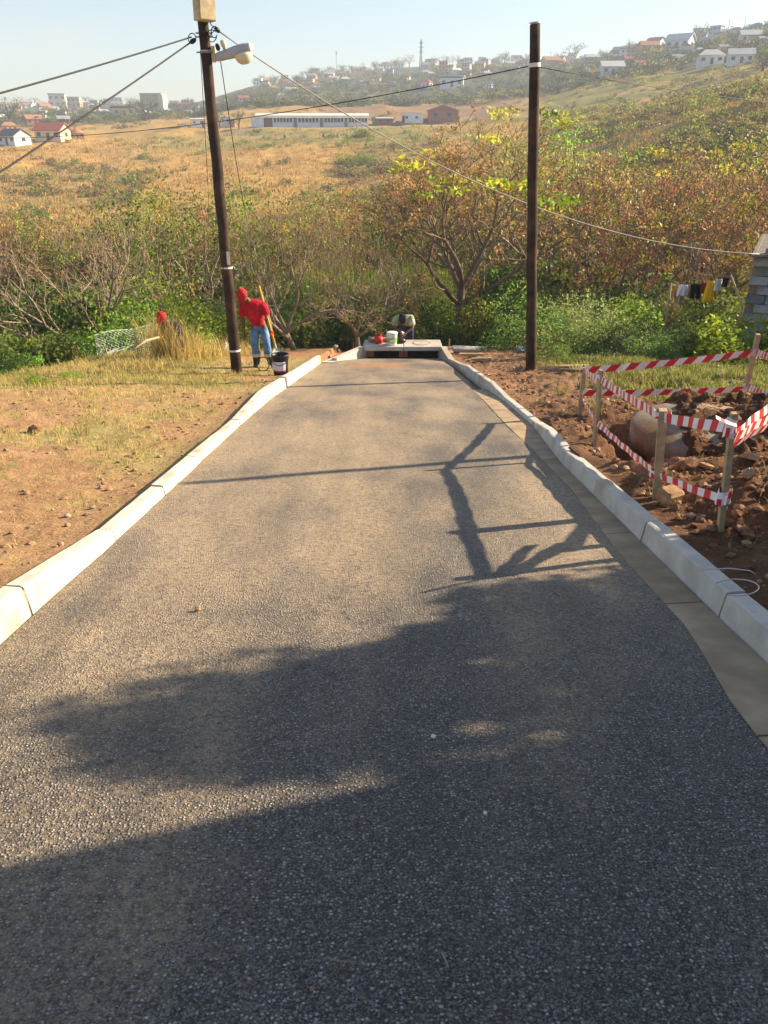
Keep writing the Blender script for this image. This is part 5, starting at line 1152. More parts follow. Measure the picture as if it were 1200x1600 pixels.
for a in [
 (92, 168, 26, 'two', 'cream', 'grey', 'cream double storey house on the left skyline'), (118, 168, 20, 'two', 'tan', 'grey', 'tan double storey house on the left skyline'), (45, 166, 18, 'hip', 'white', 'pale', 'white house on the skyline above the big dark tree'), (70, 172, 16, 'gable', 'orange', 'rust', 'orange house below the skyline near the left edge'),
 (148, 172, 16, 'hip', 'tan', 'grey', 'tan hip roofed house below the left skyline'), (182, 167, 18, 'two', 'grey', 'grey', 'grey double storey house left of the tall blank building'), (296, 164, 12, 'gable', 'yellow', 'red', 'yellow house just left of the lamp pole'), (303, 172, 16, 'mono', 'grey', 'grey', 'grey low house behind the lamp pole'),
 (330, 160, 10, 'gable', 'orange', 'rust', 'orange house just right of the lamp pole'), (381, 160, 16, 'gable', 'white', 'red', 'white house with red roof under the lamp wire'), (440, 155, 14, 'hip', 'white', 'grey', 'white hip roofed house left of the green treed slope'), (428, 157, 10, 'two', 'blue', 'grey', 'pale blue double storey house above the school'),
 (600, 140, 14, 'mono', 'brick red', 'red', 'red roofed house above the red gabled hall'), (706, 137, 36, 'mono', 'white', 'pale', 'long white house at the foot of the hill right of the lattice tower'), (763, 137, 13, 'gable', 'white', 'grey', 'small white gabled house left of the upright pole'), (664, 137, 20, 'hip', 'white', 'red', 'white house with red roof by the lattice tower'),
 (954, 118, 33, 'gable', 'white', 'pale', 'white house with pale roof above the dry scrub right of the pole'), (1061, 77, 36, 'gable', 'white', 'pale', 'long pale house with arched veranda on the right hillside'), (1108, 102, 36, 'hip', 'white', 'pale', 'white columned house on the right hillside'), (1155, 100, 36, 'gable', 'white', 'pale', 'white gabled house at the right hillside beside the dark tree'),
 (1024, 73, 22, 'gable', 'white', 'red', 'white house with red roof on the right skyline'), (1012, 82, 26, 'gable', 'orange', 'rust', 'orange house with rusty roof below the right skyline'), (1119, 57, 19, 'two', 'blue', 'grey', 'blue grey double storey house on the right skyline'), (1146, 52, 13, 'hip', 'white', 'pale', 'small pale house on the right skyline'), (1166, 50, 12, 'mono', 'white', 'grey', 'small flat white house on the right skyline'),
 (1182, 48, 18, 'hip', 'grey', 'grey', 'grey house highest on the right skyline'), (1170, 68, 30, 'gable', 'white', 'pale', 'long bluish house under the right skyline'), (1193, 68, 16, 'gable', 'white', 'pale', 'white house cut by the right picture edge'), (1157, 73, 14, 'gable', 'orange', 'rust', 'orange mud house below the long bluish house'),
 (923, 98, 20, 'hip', 'blue', 'pale', 'pale blue house left of the white pale roofed house'), (875, 97, 14, 'gable', 'orange', 'rust', 'orange house right of the upright pole top'), (860, 105, 24, 'gable', 'tan', 'rust', 'tan house with rusty roof right of the upright pole'), (848, 101, 9, 'two', 'yellow', 'rust', 'narrow yellow house against the upright pole')]:
    far_house(*a)
# the rest of the hillside township
ZN = [(395, 470, 128, 150, 'on the hill above the lamp'), (470, 560, 104, 140, 'on the hill left of the lattice tower'), (560, 640, 98, 138, 'just left of the lattice tower'), (660, 760, 92, 122, 'on the hill right of the lattice tower'), (760, 830, 92, 112, 'on the hill left of the upright pole'), (860, 960, 90, 112, 'on the hill right of the upright pole'),
      (960, 1080, 74, 108, 'under the right skyline'), (1080, 1200, 52, 104, 'high on the right hillside'), (0, 130, 166, 192, 'in the left township'), (130, 300, 164, 182, 'near the tall blank building')]
for (x0, x1, y0, y1, lab) in ZN:
    n = int((x1-x0)/ (4.2 if x0 < 800 else 5.5)); kk = 0
    for _ in range(n):
        px, py = hrg.uniform(x0, x1), y0+(y1-y0)*hrg.random()**1.4; wc = hrg.choice(['white', 'white', 'cream', 'yellow', 'orange', 'pink', 'grey', 'blue', 'tan']); rc = hrg.choice(['red', 'brown', 'grey', 'pale', 'rust', 'grey']); st = hrg.choice(['gable', 'gable', 'hip', 'mono', 'two'])
        far_house(px, py, hrg.uniform(9, 15)*(1.35 if x0 > 940 else 1), st, wc, rc, f"small {wc} {'double storey ' if st == 'two' else ''}house with {rc} roof {lab}")
# tall blank building on the left
b = G(245, 176); s = mpp(b); t = empty('apartment_block', b, 'tall blank tan building standing over the left township', 'building', None, -.12)
mb = MB(); mb.box((-3*s, 0, 8*s), (34*s, 22*s, 18*s+6)); mb.build('wall', flat('wall_tan', WALLC['tan']), t)
mb = MB(); mb.box((13*s, -4*s, 7.5*s), (8*s, 18*s, 16*s+6)); mb.build('side_wall', flat('wall_cream', WALLC['cream']), t)
mb = MB(); mb.box((-3*s, 0, 17.6*s+3), (35.5*s, 23*s, .8*s)); mb.build('roof', flat('roof_grey', ROOFC['grey']), t)
for i in range(5):
    for j in range(2): mb = MB(); mb.box((-15*s+i*6*s, -11*s-.05, 5*s+j*6*s), (2.2*s, .12, 2.4*s)); mb.build('window', M['far_glass'], t)
# school: classroom block with long pale roof
def school():
    b = G(484, 199.2); s = mpp(b)*1.12; a = math.atan2(b.x, b.y); t = empty('school_block', b, 'long white school block with window bands and pale roof', 'school', None, -a-.03)
    wall = flat('school_wall', (.76, .78, .80)); br = flat('school_brick', (.24, .12, .10)); rf = flat('school_roof', (.78, .75, .66)); D = 7.0
    X = lambda px: (px-484)*s/1.12
    mb = MB(); mb.box(((X(400)+X(576))/2, D*.5, 15.2*s), (X(576)-X(400)+.6, D+1.6, .12), M=Matrix.Rotation(.16, 3, 'X')); mb.build('roof', rf, t)
    mb = MB(); mb.box(((X(400)+X(576))/2, -.85, 13.7*s+.0), (X(576)-X(400)+.6, .08, .5)); mb.build('fascia', wall, t)
    mb = MB(); mb.box(((X(394)+X(413))/2, D*.45, 7.4*s-1), (X(413)-X(394), D, 14.8*s+2)); mb.build('store_room', wall, t)
    mb = MB(); mb.box(((X(413)+X(426))/2, D*.5, 6.8*s-1), (X(426)-X(413), D*.9, 13.6*s+2)); mb.build('brick_bay', br, t)
    for x0, x1 in ((426.5, 459), (464.5, 500), (505, 538.5), (543, 575.5)):
        mb = MB(); mb.box(((X(x0)+X(x1))/2, D*.5, 6.9*s-1), (X(x1)-X(x0), D, 13.8*s+2)); cl = mb.build('classroom', wall, t)
        n = 6; w = (X(x1)-X(x0)-.6)/n
        for i in range(n):
            mb = MB(); mb.box((X(x0)+.3+w*(i+.5), -.03, 9.1*s), (w*.74, .10, 4.6*s)); mb.build('window', M['far_glass'], cl)
        mb = MB(); mb.box(((X(x0)+X(x1))/2, -.06, 11.8*s), (X(x1)-X(x0)-.2, .14, .5*s)); mb.build('window_head', flat('wall_cream', WALLC['cream']), cl)
        mb = MB(); mb.box(((X(x0)+X(x1))/2, -.06, 6.3*s), (X(x1)-X(x0)-.2, .16, .45*s)); mb.build('window_sill', flat('wall_grey', WALLC['grey']), cl)
    for x in (461.5, 502.5, 540.5):
        mb = MB(); mb.box((X(x), D*.5, 6.5*s-1), (4.4*s, D*.7, 13*s+2)); mb.build('recess_wall', flat('wall_grey', WALLC['grey']), t)
school()
def shed(px0, px1, py, hpx, label, wallc, roof, roofc, name='shed', D=7, door=None):
    b = G((px0+px1)/2, py); s = mpp(b); a = math.atan2(b.x, b.y); t = empty(name, b, label, 'building', None, -a); w = (px1-px0)*s; h = hpx*s; mb = MB()
    mb.box((0, D/2, h/2-1), (w, D, h+2)); rm = MB()
    if roof == 'barrel':
        vs = []; n = 9
        for y in (-.2, D+.2):
            for i in range(n): x = -w/2*1.01+w*1.02*i/(n-1); vs.append((x, y, h+.16*h*(1-(2*i/(n-1)-1)**2)))
        vs += [(x, y, z-.12) for x, y, z in vs]; rm.add(vs, [(i, i+1, n+i+1, n+i) for i in range(n-1)]+[(2*n+i, 2*n+i+1, i+1, i) for i in range(n-1)])
        vs = [(-w/2+w*i/8, .0, h+.15*h*(1-(2*i/8-1)**2)) for i in range(9)]; mb.add(vs, [tuple(range(8, -1, -1))])
    elif roof == 'gable':
        e = .5; rm.add([(-w/2-e, -e, h-.2), (0, -e, h+w*.16), (w/2+e, -e, h-.2), (-w/2-e, D, h-.2), (0, D, h+w*.16), (w/2+e, D, h-.2), (-w/2-e, -e, h-.5), (0, -e, h+w*.16-.3), (w/2+e, -e, h-.5)], [(0, 1, 4, 3), (1, 2, 5, 4), (6, 7, 1, 0), (7, 8, 2, 1)])
        mb.add([(-w/2, .0, h-.02), (0, .0, h+w*.15), (w/2, .0, h-.02)], [(0, 2, 1)])
    else: rm.box((0, D/2, h+.1), (w+.6, D+.8, .2), M=Matrix.Rotation(.05, 3, 'X'))
    mb.build('wall', flat(*wallc), t); rm.build('roof', flat(*roofc), t)
    if door: mb = MB(); mb.box((door*w, -.03, h*.4), (w*.12, .12, h*.8)); mb.build('door', M['far_door'], t)
    for x in (-.25, .2): mb = MB(); mb.box((x*w, -.03, h*.62), (w*.12, .1, h*.24)); mb.build('window', M['far_glass'], t)
shed(299, 322, 200, 12.5, 'white prefabricated cabin just left of the lamp pole', ('school_wall', (.62, .65, .68)), 'flat', ('roof_pale', ROOFC['pale']), door=.3); shed(346, 360, 199, 15, 'white cabin beside the round green tree right of the lamp pole', ('school_wall', (.62, .65, .68)), 'flat', ('roof_pale', ROOFC['pale']))
shed(282, 293, 200, 6, 'low white shed left of the prefabricated cabin', ('school_wall', (.62, .65, .68)), 'flat', ('roof_pale', ROOFC['pale']), D=4); shed(360, 367, 199, 11, 'narrow brick lean-to beside the white cabin', ('wall_brick_red', WALLC['brick red']), 'flat', ('roof_brown', ROOFC['brown']), D=5)
shed(588, 614, 195, 9, 'low brick lean-to with pale roof right of the green tank', ('school_brick', (.24, .12, .10)), 'flat', ('roof_pale', ROOFC['pale']), D=6); shed(627, 661, 193, 13, 'white hall with barrel roof right of the school', ('school_wall', (.62, .65, .68)), 'barrel', ('roof_pale', ROOFC['pale']), D=9, door=-.4)
shed(668, 716, 192, 18, 'red brick hall with gabled roof half hidden by the russet tree', ('wall_brick_red', WALLC['brick red']), 'gable', ('roof_grey', ROOFC['grey']), D=14)
b = G(585, 195); s = mpp(b); t = empty('water_tank', b, 'green plastic water tank at the end of the school block', 'tank'); mb = MB(); mb.lathe([(3.6*s, -1), (3.6*s, 9.5*s), (3*s, 10.6*s), (.8*s, 11.4*s)], n=16); mb.build('body', flat('tank_green', (.08, .28, .17)), t, True); mb = MB(); mb.lathe([(.8*s, 11.2*s), (.8*s, 12*s)], n=10); mb.build('lid', M['black'], t)
# lattice tower and mast
def lattice(px, pyb, pyt, wb, label):
    b = G(px, pyb); r = math.hypot(b.x, b.y); top = AT(px, pyt, r); H = top.z-b.z; s = mpp(b); t = empty('pylon', b, label, 'pylon'); w0, w1 = wb*s, 1.6*s; m = flat('steel_far', (.26, .27, .29))
    wv = lambda z: w0+(w1-w0)*min(1, z/(H*.8))
    for sx, sy in ((-1, -1), (1, -1), (1, 1), (-1, 1)):
        mb = MB(); mb.tube([(sx*wv(z)/2, sy*wv(z)/2, z) for z in np.linspace(0, H, 8)], .18, 4); mb.build('leg', m, t)
    mb = MB(); lv = np.linspace(0, H, 15); cr = ((-1, -1), (1, -1), (1, 1), (-1, 1))
    for z0, z1 in zip(lv, lv[1:]):
        for (a, b_), (c_, d_) in zip(cr, cr[1:]+cr[:1]):
            q0, q1 = wv(z0)/2, wv(z1)/2
            for (p, q) in (((a*q0, b_*q0, z0), (c_*q1, d_*q1, z1)), ((c_*q0, d_*q0, z0), (a*q1, b_*q1, z1)), ((a*q1, b_*q1, z1), (c_*q1, d_*q1, z1))): mb.tube([p, q], .10, 3, cap=False)
    mb.build('bracing', m, t)
    for z in (.72, .83, .93): mb = MB(); mb.box((0, 0, H*z), (7*s, .3, .4)); mb.build('cross_arm', m, t)
lattice(657, 130, 62, 7, 'tall steel lattice pylon on the hill above the school')
def mast(px, pyb, pyt, label):
    b = G(px, pyb); r = math.hypot(b.x, b.y); H = AT(px, pyt, r).z-b.z; s = mpp(b); t = empty('antenna_mast', b, label, 'mast'); m = flat('steel_far', (.26, .27, .29)); mb = MB(); mb.tube([(0, 0, -1), (0, 0, H)], [.9*s*.6, .5*s*.6], 8); mb.build('shaft', m, t)
    for k in range(3): mb = MB(); mb.box((math.cos(k*2.1)*.8*s, math.sin(k*2.1)*.8*s, H*.9), (.5*s, .5*s, H*.16)); mb.build('antenna', m, t)
mast(526, 116, 79, 'slim cellular mast on the wooded hill crest')
def fpole(px, pyb, h, lab):
    b = G(px, pyb); s = mpp(b); t = empty('power_pole', b, lab, 'pole', 'power poles on the far hills'); m = flat('pole_far', (.12, .10, .09)); mb = MB(); mb.tube([(0, 0, -1), (0, 0, h*s)], .35*s, 5); mb.build('shaft', m, t); mb = MB(); mb.box((0, 0, h*s*.93), (4*s, .25*s, .35*s)); mb.build('cross_arm', m, t)
for px, py, h, w in [(686, 96, 10, 'right of the lattice pylon'), (698, 96, 11, 'second to the right of the lattice pylon'), (860, 94, 14, 'right of the upright pole'), (882, 93, 13, 'above the orange house'), (957, 83, 12, 'left of the skyline trees'), (1010, 74, 13, 'left of the red roofed skyline house'), (1051, 68, 14, 'left of the tall skyline tree'), (1104, 55, 16, 'left of the blue grey skyline house'), (1137, 52, 18, 'right of the blue grey skyline house'), (1162, 48, 18, 'between the small skyline houses'), (140, 168, 14, 'on the left skyline'), (95, 168, 16, 'over the cream skyline house'), (30, 216, 18, 'beside the white gabled house')]:
    fpole(px, py, h, 'thin dark power pole '+w)
# trees on the far hills
def far_tree(px, py, hpx, kind, label, wide=1.0, group=None, name='hill_tree'):
    b = G(px, py); h = hpx*mpp(b); tm, cm = TP[kind]; t = empty(name, b-Vector((0, 0, .04*h)), label, 'tree', group, vrg.uniform(0, 6.28)); t.scale = (h*wide, h*wide, h); link('trunk', tm, t); link('crown', cm, t)
for a in [(18, 195, 36, 'far0', 'big dark round tree at the left edge of the township', 1.2), (228, 189, 30, 'far0', 'dark broad tree below the tall blank building', 1.3), (207, 180, 18, 'far1', 'lower dark tree left of the broad one', 1.2), (153, 178, 20, 'far0', 'dark tree behind the small yellow gabled house', 1.1), (138, 190, 20, 'green0', 'yellowish green tree left of the small yellow house', 1.0), (82, 197, 18, 'green0', 'bright green tree in the left township', 1.2), (36, 202, 10, 'green0', 'small bright green tree by the orange roofed house', 1.2), (209, 197, 13, 'green0', 'light green tree on the slope under the broad dark tree', 1.2),
 (343, 202, 24, 'far0', 'round dark tree just right of the lamp pole', .8), (373, 202, 26, 'far0', 'round green tree left of the school block', .9), (37, 166, 14, 'far2', 'bare tree on the left skyline', 1.0), (418, 168, 16, 'green0', 'light green tree above the school', 1.7), (871, 136, 26, 'far0', 'dark tree right of the upright pole on the slope', 1.4), (898, 95, 24, 'far0', 'round dark tree on the skyline right of the upright pole', 1.1), (940, 88, 13, 'far1', 'dark tree on the skyline left of the orange house', 1.3), (986, 84, 18, 'far1', 'dark tree beside the rusty roofed house', 1.5),
 (1090, 64, 25, 'far2', 'tall bare tree on the right skyline', 1.0), (1096, 66, 20, 'far0', 'dark tree under the tall bare skyline tree', 1.0), (1190, 112, 32, 'far0', 'big dark tree at the right edge of the hillside', 1.8), (1050, 72, 14, 'far1', 'dark tree right of the red roofed skyline house', 1.4), (1198, 46, 14, 'far1', 'dark tree at the top right corner skyline', 1.0), (788, 96, 15, 'far0', 'dark tree on the skyline left of the upright pole', 1.0), (776, 97, 10, 'far1', 'low dark tree beside the skyline tree left of the upright pole', 1.2), (640, 102, 18, 'far2', 'flat topped bare tree left of the lattice pylon', 1.6), (630, 104, 14, 'far2', 'smaller bare tree beside the flat topped one', 1.4), (535, 114, 12, 'far0', 'dark tree beside the cellular mast', 1.3), (507, 118, 10, 'far1', 'dark tree left of the cellular mast', 1.3), (586, 106, 9, 'far0', 'small dark tree on the hill crest', 1.3), (430, 158, 14, 'far1', 'dark tree under the blue double storey house', 1.4), (457, 152, 13, 'far0', 'dark tree at the foot of the wooded hill', 1.3), (660, 132, 16, 'green0', 'pale green tree at the foot of the lattice pylon', 1.5), (555, 256, 22, 'bushg1', 'single green shrub on the lower dry slope', 1.6), (565, 215, 12, 'bushd1', 'dark shrub below the school', 1.6)]:
    far_tree(*a)
for i in range(250):
    z = hrg.choice(ZN[:8]+ZN[:3]+ZN[8:]); px = hrg.uniform(z[0], z[1]); py = hrg.uniform(z[2]-3, z[3]+6); k = hrg.choice(['far0', 'far1', 'far1', 'green0', 'far2', 'mixed1'])
    far_tree(px, py, hrg.uniform(6, 13), k, {'far0': 'dark round tree ', 'far1': 'dark olive tree ', 'gree': 'light green tree ', 'far2': 'thin bare tree ', 'mixe': 'yellowish tree '}[k[:4]]+z[4], hrg.uniform(1.0, 1.6), 'trees of the far townships')
# people and walls far below the houses
for k, px in enumerate((506, 528, 543, 641, 446)):
    b = G(px, 216); s = mpp(b); mb = MB(); mb.rock((0, 0, 3*s), (3*s, 2.4*s, 3.2*s), rg); o = mb.build('boulder', M['rock']); o.location = b; tag(o, ['dark boulder in the grass below the school', 'second boulder below the school, left of the thin one', 'boulder right of the middle ones below the school', 'boulder below the red brick hall', 'boulder under the first classroom'][k], 'boulder')
# ------------------------------------------------------------------ unseen, beside and behind the viewer: placed to throw the shade on the near road
def shade():
    t = empty('shade_house', (7.9, -1.12, -.25), 'unseen plastered house added beside the road to shade its near end', 'house', None, .06)  # house added out of view; its roof edge shades the near road
    mb = MB(); mb.box((0, 0, 1.6), (6, 9.4, 3.9)); mb.build('wall', flat('wall_cream', WALLC['cream']), t)
    mb = MB(); mb.box((0, 0, 3.62), (6.7, 10.2, .16)); mb.build('roof', flat('roof_grey', ROOFC['grey']), t)
    for y in (-2, 2): mb = MB(); mb.box((-3.0, y, 1.7), (.08, 1.3, 1.2)); mb.build('window', M['far_glass'], t)
    pb = (6.0, 5.57+7.57*math.tan(SUN_FWD)); z0 = zf(*pb); hh = -SLOPE*5.57+7.57/math.cos(SUN_FWD)*math.tan(SUN_EL)-z0
    mb = MB(); mb.tube([(0, 0, -.3), (0, 0, hh)], [.075, .06], 10); o = mb.build('shade_post', M['pole']); o.location = (pb[0], pb[1], z0); tag(o, 'plain unseen timber post added beside the road for its shade', 'post')
    for kind, x, y, h, w, lab in SHADE:
        tm, cm = TP[kind]; r = empty('yard_bush', (x, y, zf(x, y)-.1), lab, 'bush', None, x); r.scale = (h*w, h*w, h); link('stem', tm, r); link('foliage', cm, r)  # bush added out of view for its shade
    for (x, y, crowns, lab) in SHADE_TREES:
        z0 = zf(x, y); t = empty('shade_tree', (x, y, z0), lab, 'tree'); mb = MB(); mb.tube([(0, 0, -.1), (.03, 0, .8), (0, .05, 1.6), (.02, .1, 2.4)], [.10, .085, .07, .03], 9); mb.build('trunk', M['bark'], t, True)
        for dx, dy, zz, R_ in crowns: o = link('crown', TP['hedge'][1], t, (dx, dy, zz)); o.scale = (R_, R_, R_*1.0); o.rotation_euler = (0, 0, zz*3)
SHADE_TREES = [(5.4, 4.02, [(0, .24, 2.48, .58), (.1, .25, 1.75, .75), (0, .45, 1.1, .8), (.1, -.35, 1.2, .8), (0, .1, .4, .9)], 'round crowned unseen tree added beside the near kerb for its shade'), (5.5, 3.0, [(0, 0, 1.55, .75), (0, .45, 1.5, .75), (.1, .1, 1.0, .8), (0, .2, .6, 1.0), (0, -.8, 1.2, .9)], 'lower round unseen tree added nearer the viewer for its shade')]
SHADE = [('bushd0', 4.3, 2.7, 1.2, .8, 'low unseen bush added to shade the near soil')]  # bush added for the shade on the soil by the near kerb
TP['hedge'] = bush_proto(120, 7000, DGREEN, .13, 40, .9)  # crown of the added shade trees
shade()

# ------------------------------------------------------------------ the three workers
def skin(name, J, E, mat, parent, sub=2, root=None, smooth=True):
    """Grow one continuous surface round a skeleton: J {joint: (x, y, z, radius[, radius2])}, E chains of joint names."""
    keys = list(J); idx = {k: i for i, k in enumerate(keys)}; ed = set()
    for ch in E:
        for a, b in zip(ch, ch[1:]): ed.add((idx[a], idx[b]))
    me = bpy.data.meshes.new(name); me.from_pydata([J[k][:3] for k in keys], list(ed), []); me.materials.append(mat)
    o = link(name, me, parent); m = o.modifiers.new('skin', 'SKIN'); m.use_smooth_shade = smooth; m.branch_smoothing = .4
    for k, v in zip(keys, me.skin_vertices[0].data):
        q = J[k]; v.radius = (q[3], q[4] if len(q) > 4 else q[3]); v.use_root = (k == (root or keys[0]))
    s = o.modifiers.new('sub', 'SUBSURF'); s.levels = s.render_levels = sub; return o
def V3(*a): return Vector(a)
M['skin'] = mat_plain('brown_skin', (.14, .075, .045), .55, .12, 9, .1, 60, .002, .3)
def cloth_mat(n, c, **k): 
    M[n] = mat_plain(n, c, .92, .30, 9, .8, 9, .06, .1, **k); return M[n]
cloth_mat('shirt_red', (.52, .018, .035)); cloth_mat('denim', (.13, .25, .46), col2=(.35, .45, .58), c2=(.55, .7)); cloth_mat('cap_red', (.60, .04, .035)); cloth_mat('gumboot', (.05, .045, .04), col2=(.22, .18, .13), c2=(.5, .65)); cloth_mat('reflect', (.62, .62, .50))
cloth_mat('glove_red', (.55, .05, .03)); cloth_mat('navy', (.03, .035, .09)); cloth_mat('cap_dark', (.03, .03, .045)); cloth_mat('shirt_green', (.33, .38, .24), col2=(.47, .50, .36), c2=(.45, .6)); cloth_mat('trouser_navy', (.055, .055, .14)); cloth_mat('glove_white', (.66, .62, .56))
def hand_joints(J, E, pre, wrist, d, side, curl=.5, size=1.0):
    """Palm, four unequal bent fingers and a thumb added to a skeleton. d: direction of the hand, side: towards the thumb."""
    d = d.normalized(); side = (side-d*side.dot(d)).normalized(); n = d.cross(side).normalized(); s = size
    J[pre+'palm'] = tuple(wrist+d*.045*s)+(.030*s, .020*s); J[pre+'knuck'] = tuple(wrist+d*.085*s)+(.033*s, .017*s); E.append([pre+'wrist', pre+'palm', pre+'knuck'])
    for k, (o_, L) in enumerate(((.030, .070), (.010, .078), (-.011, .073), (-.030, .058))):
        p = wrist+d*.088*s+side*o_*s; q = p+(d*math.cos(curl)+n*math.sin(curl)).normalized()*L*.55*s; r_ = q+(d*math.cos(curl*2)+n*math.sin(curl*2)).normalized()*L*.5*s
        for nm, v, rr in (('a', p, .0105), ('b', q, .0095), ('c', r_, .008)): J[f'{pre}f{k}{nm}'] = tuple(v)+(rr*s,)
        E.append([pre+'knuck', f'{pre}f{k}a', f'{pre}f{k}b', f'{pre}f{k}c'])
    p = wrist+d*.03*s+side*.032*s; q = p+(d*.6+side*.75+n*.3).normalized()*.035*s; r_ = q+(d*.9+side*.2+n*.5).normalized()*.03*s
    for nm, v, rr in (('a', p, .0125), ('b', q, .011), ('c', r_, .009)): J[f'{pre}t{nm}'] = tuple(v)+(rr*s,)
    E.append([pre+'palm', f'{pre}ta', f'{pre}tb', f'{pre}tc'])
def person(loc, rz, P, label, shirt, trous, cap, boots, glove=None, brim=True, strips=False, sleeve_end=.92):
    """P: joints in metres, x = the figure's left, -y = the way it faces, z up."""
    t = empty('person', loc, label, 'person', None, rz); v = {k: Vector(q) for k, q in P.items()}; J = {}; E = []
    J['pelvis'] = tuple(v['pelvis'])+(.135, .095); J['waist'] = tuple(v['pelvis'].lerp(v['chest'], .45))+(.115, .085); J['chest'] = tuple(v['chest'])+(.14, .09); J['neckb'] = tuple(v['neck'])+(.06,)
    hd = (v['head']-v['neck']); hu = hd.normalized(); J['neckt'] = tuple(v['neck']+hd*.45)+(.052,)
    J['jaw'] = tuple(v['head']-hu*.045+v['face']*.022)+(.068, .074); J['skull'] = tuple(v['head']+hu*.03)+(.078, .092); J['crown'] = tuple(v['head']+hu*.09-v['face']*.01)+(.058, .068)
    f_ = v['face'].normalized(); J['nose'] = tuple(v['head']+f_*.098-hu*.018)+(.013, .016); J['chin'] = tuple(v['head']+f_*.07-hu*.085)+(.028,)
    E += [['pelvis', 'waist', 'chest', 'neckb', 'neckt', 'jaw', 'skull', 'crown'], ['skull', 'nose'], ['jaw', 'chin']]
    for s_ in ('L', 'R'):
        J[s_+'sh'] = tuple(v[s_+'sh'])+(.056,); J[s_+'el'] = tuple(v[s_+'el'])+(.042,); J[s_+'wrist'] = tuple(v[s_+'wr'])+(.027,); J[s_+'fa'] = tuple(v[s_+'el'].lerp(v[s_+'wr'], .3))+(.040,)
        J[s_+'hip'] = tuple(v[s_+'hip'])+(.092,); J[s_+'kn'] = tuple(v[s_+'kn'])+(.060,); J[s_+'an'] = tuple(v[s_+'an'])+(.042,); J[s_+'toe'] = tuple(v[s_+'an']+v[s_+'ft'])+(.036,); J[s_+'ca'] = tuple(v[s_+'kn'].lerp(v[s_+'an'], .3))+(.058,)
        E += [['chest', s_+'sh', s_+'el', s_+'fa', s_+'wrist'], ['pelvis', s_+'hip', s_+'kn', s_+'ca', s_+'an', s_+'toe']]
        dirn = (v[s_+'wr']-v[s_+'el']).normalized(); hand_joints(J, E, s_, v[s_+'wr'], (dirn+v.get(s_+'hd', Vector((0, 0, 0)))), Vector((0, -1, .1)) if abs(dirn.y) < .8 else Vector((0, 0, 1)), P.get('curl', .6) if not isinstance(P.get('curl'), tuple) else .6)
    skin('body', J, E, M['skin'], t, 2, 'pelvis')
    # ears and eyes
    sd = f_.cross(hu).normalized()
    for k in (-1, 1):
        mb = MB(); mb.rock(v['head']+sd*.088*k-hu*.01, (.012, .02, .032), random.Random(2), rough=.05); mb.build('ear', M['skin'], t, True)
        mb = MB(); mb.rock(v['head']+f_*.084+sd*.034*k+hu*.012, (.013, .008, .009), random.Random(2), rough=.02); mb.build('eye', M['white'], t, True)
    mb = MB(); mb.box(v['head']+f_*.094-hu*.052, (.045, .012, .012), M=Matrix((sd, f_, hu)).transposed(), bev=.004); mb.build('mouth', M['glove_red'] if False else M['rust'], t)
    # shirt
    J2 = {'w': tuple(v['pelvis'].lerp(v['chest'], .02))+(.175, .135), 'm': tuple(v['pelvis'].lerp(v['chest'], .45))+(.168, .13), 'c': tuple(v['chest'])+(.205, .15), 'n': tuple(v['neck']+hd*.04)+(.085,)}; E2 = [['w', 'm', 'c', 'n']]
    for s_ in ('L', 'R'):
        J2[s_+'s'] = tuple(v[s_+'sh'])+(.105,); J2[s_+'e'] = tuple(v[s_+'sh'].lerp(v[s_+'el'], sleeve_end))+(.088,); J2[s_+'h'] = tuple(v[s_+'sh'].lerp(v[s_+'el'], .5))+(.090,); E2.append(['c', s_+'s', s_+'h', s_+'e'])
    skin('shirt', J2, E2, shirt, t, 2, 'm')
    J3 = {'p': tuple(v['pelvis'])+(.150, .112), 'w': tuple(v['pelvis'].lerp(v['chest'], .22))+(.135, .105)}; E3 = [['w', 'p']]; top = .50 if boots is not None else .96
    for s_ in ('L', 'R'):
        J3[s_+'h'] = tuple(v[s_+'hip'])+(.108,); J3[s_+'t'] = tuple(v[s_+'hip'].lerp(v[s_+'kn'], .5))+(.098,); J3[s_+'k'] = tuple(v[s_+'kn'])+(.080,); J3[s_+'b'] = tuple(v[s_+'kn'].lerp(v[s_+'an'], top*.6))+(.082,); J3[s_+'z'] = tuple(v[s_+'kn'].lerp(v[s_+'an'], top))+(.085,)
        E3.append(['p', s_+'h', s_+'t', s_+'k', s_+'b', s_+'z'])
    skin('trousers', J3, E3, trous, t, 2, 'p')
    for s_ in ('L', 'R'):
        ax = (v[s_+'kn']-v[s_+'an']).normalized(); k0 = v[s_+'kn'].lerp(v[s_+'an'], .40); a = v[s_+'an']
        if boots is not None:
            Jb = {'t': tuple(v[s_+'kn'].lerp(a, .40))+(.092,), 'c': tuple(v[s_+'kn'].lerp(a, .7))+(.084,), 'a': tuple(a)+(.066,), 'h': tuple(a+Vector((0, .03, -.03)))+(.045,), 'f': tuple(a+v[s_+'ft']*.6+Vector((0, 0, .008)))+(.052, .042), 'e': tuple(a+v[s_+'ft']*1.12)+(.045, .034)}
            skin('boot', Jb, [['t', 'c', 'a', 'f', 'e'], ['a', 'h']], boots, t, 2, 'a')
        if strips:
            q = ax.to_track_quat('Z', 'Y').to_matrix(); c0 = v[s_+'kn'].lerp(a, .42); mb = MB(); mb.lathe([(.096, -.035), (.099, -.03), (.099, .03), (.096, .035)], c0, 16, q, close=False); mb.build('reflective_band', M['reflect'], t, True)
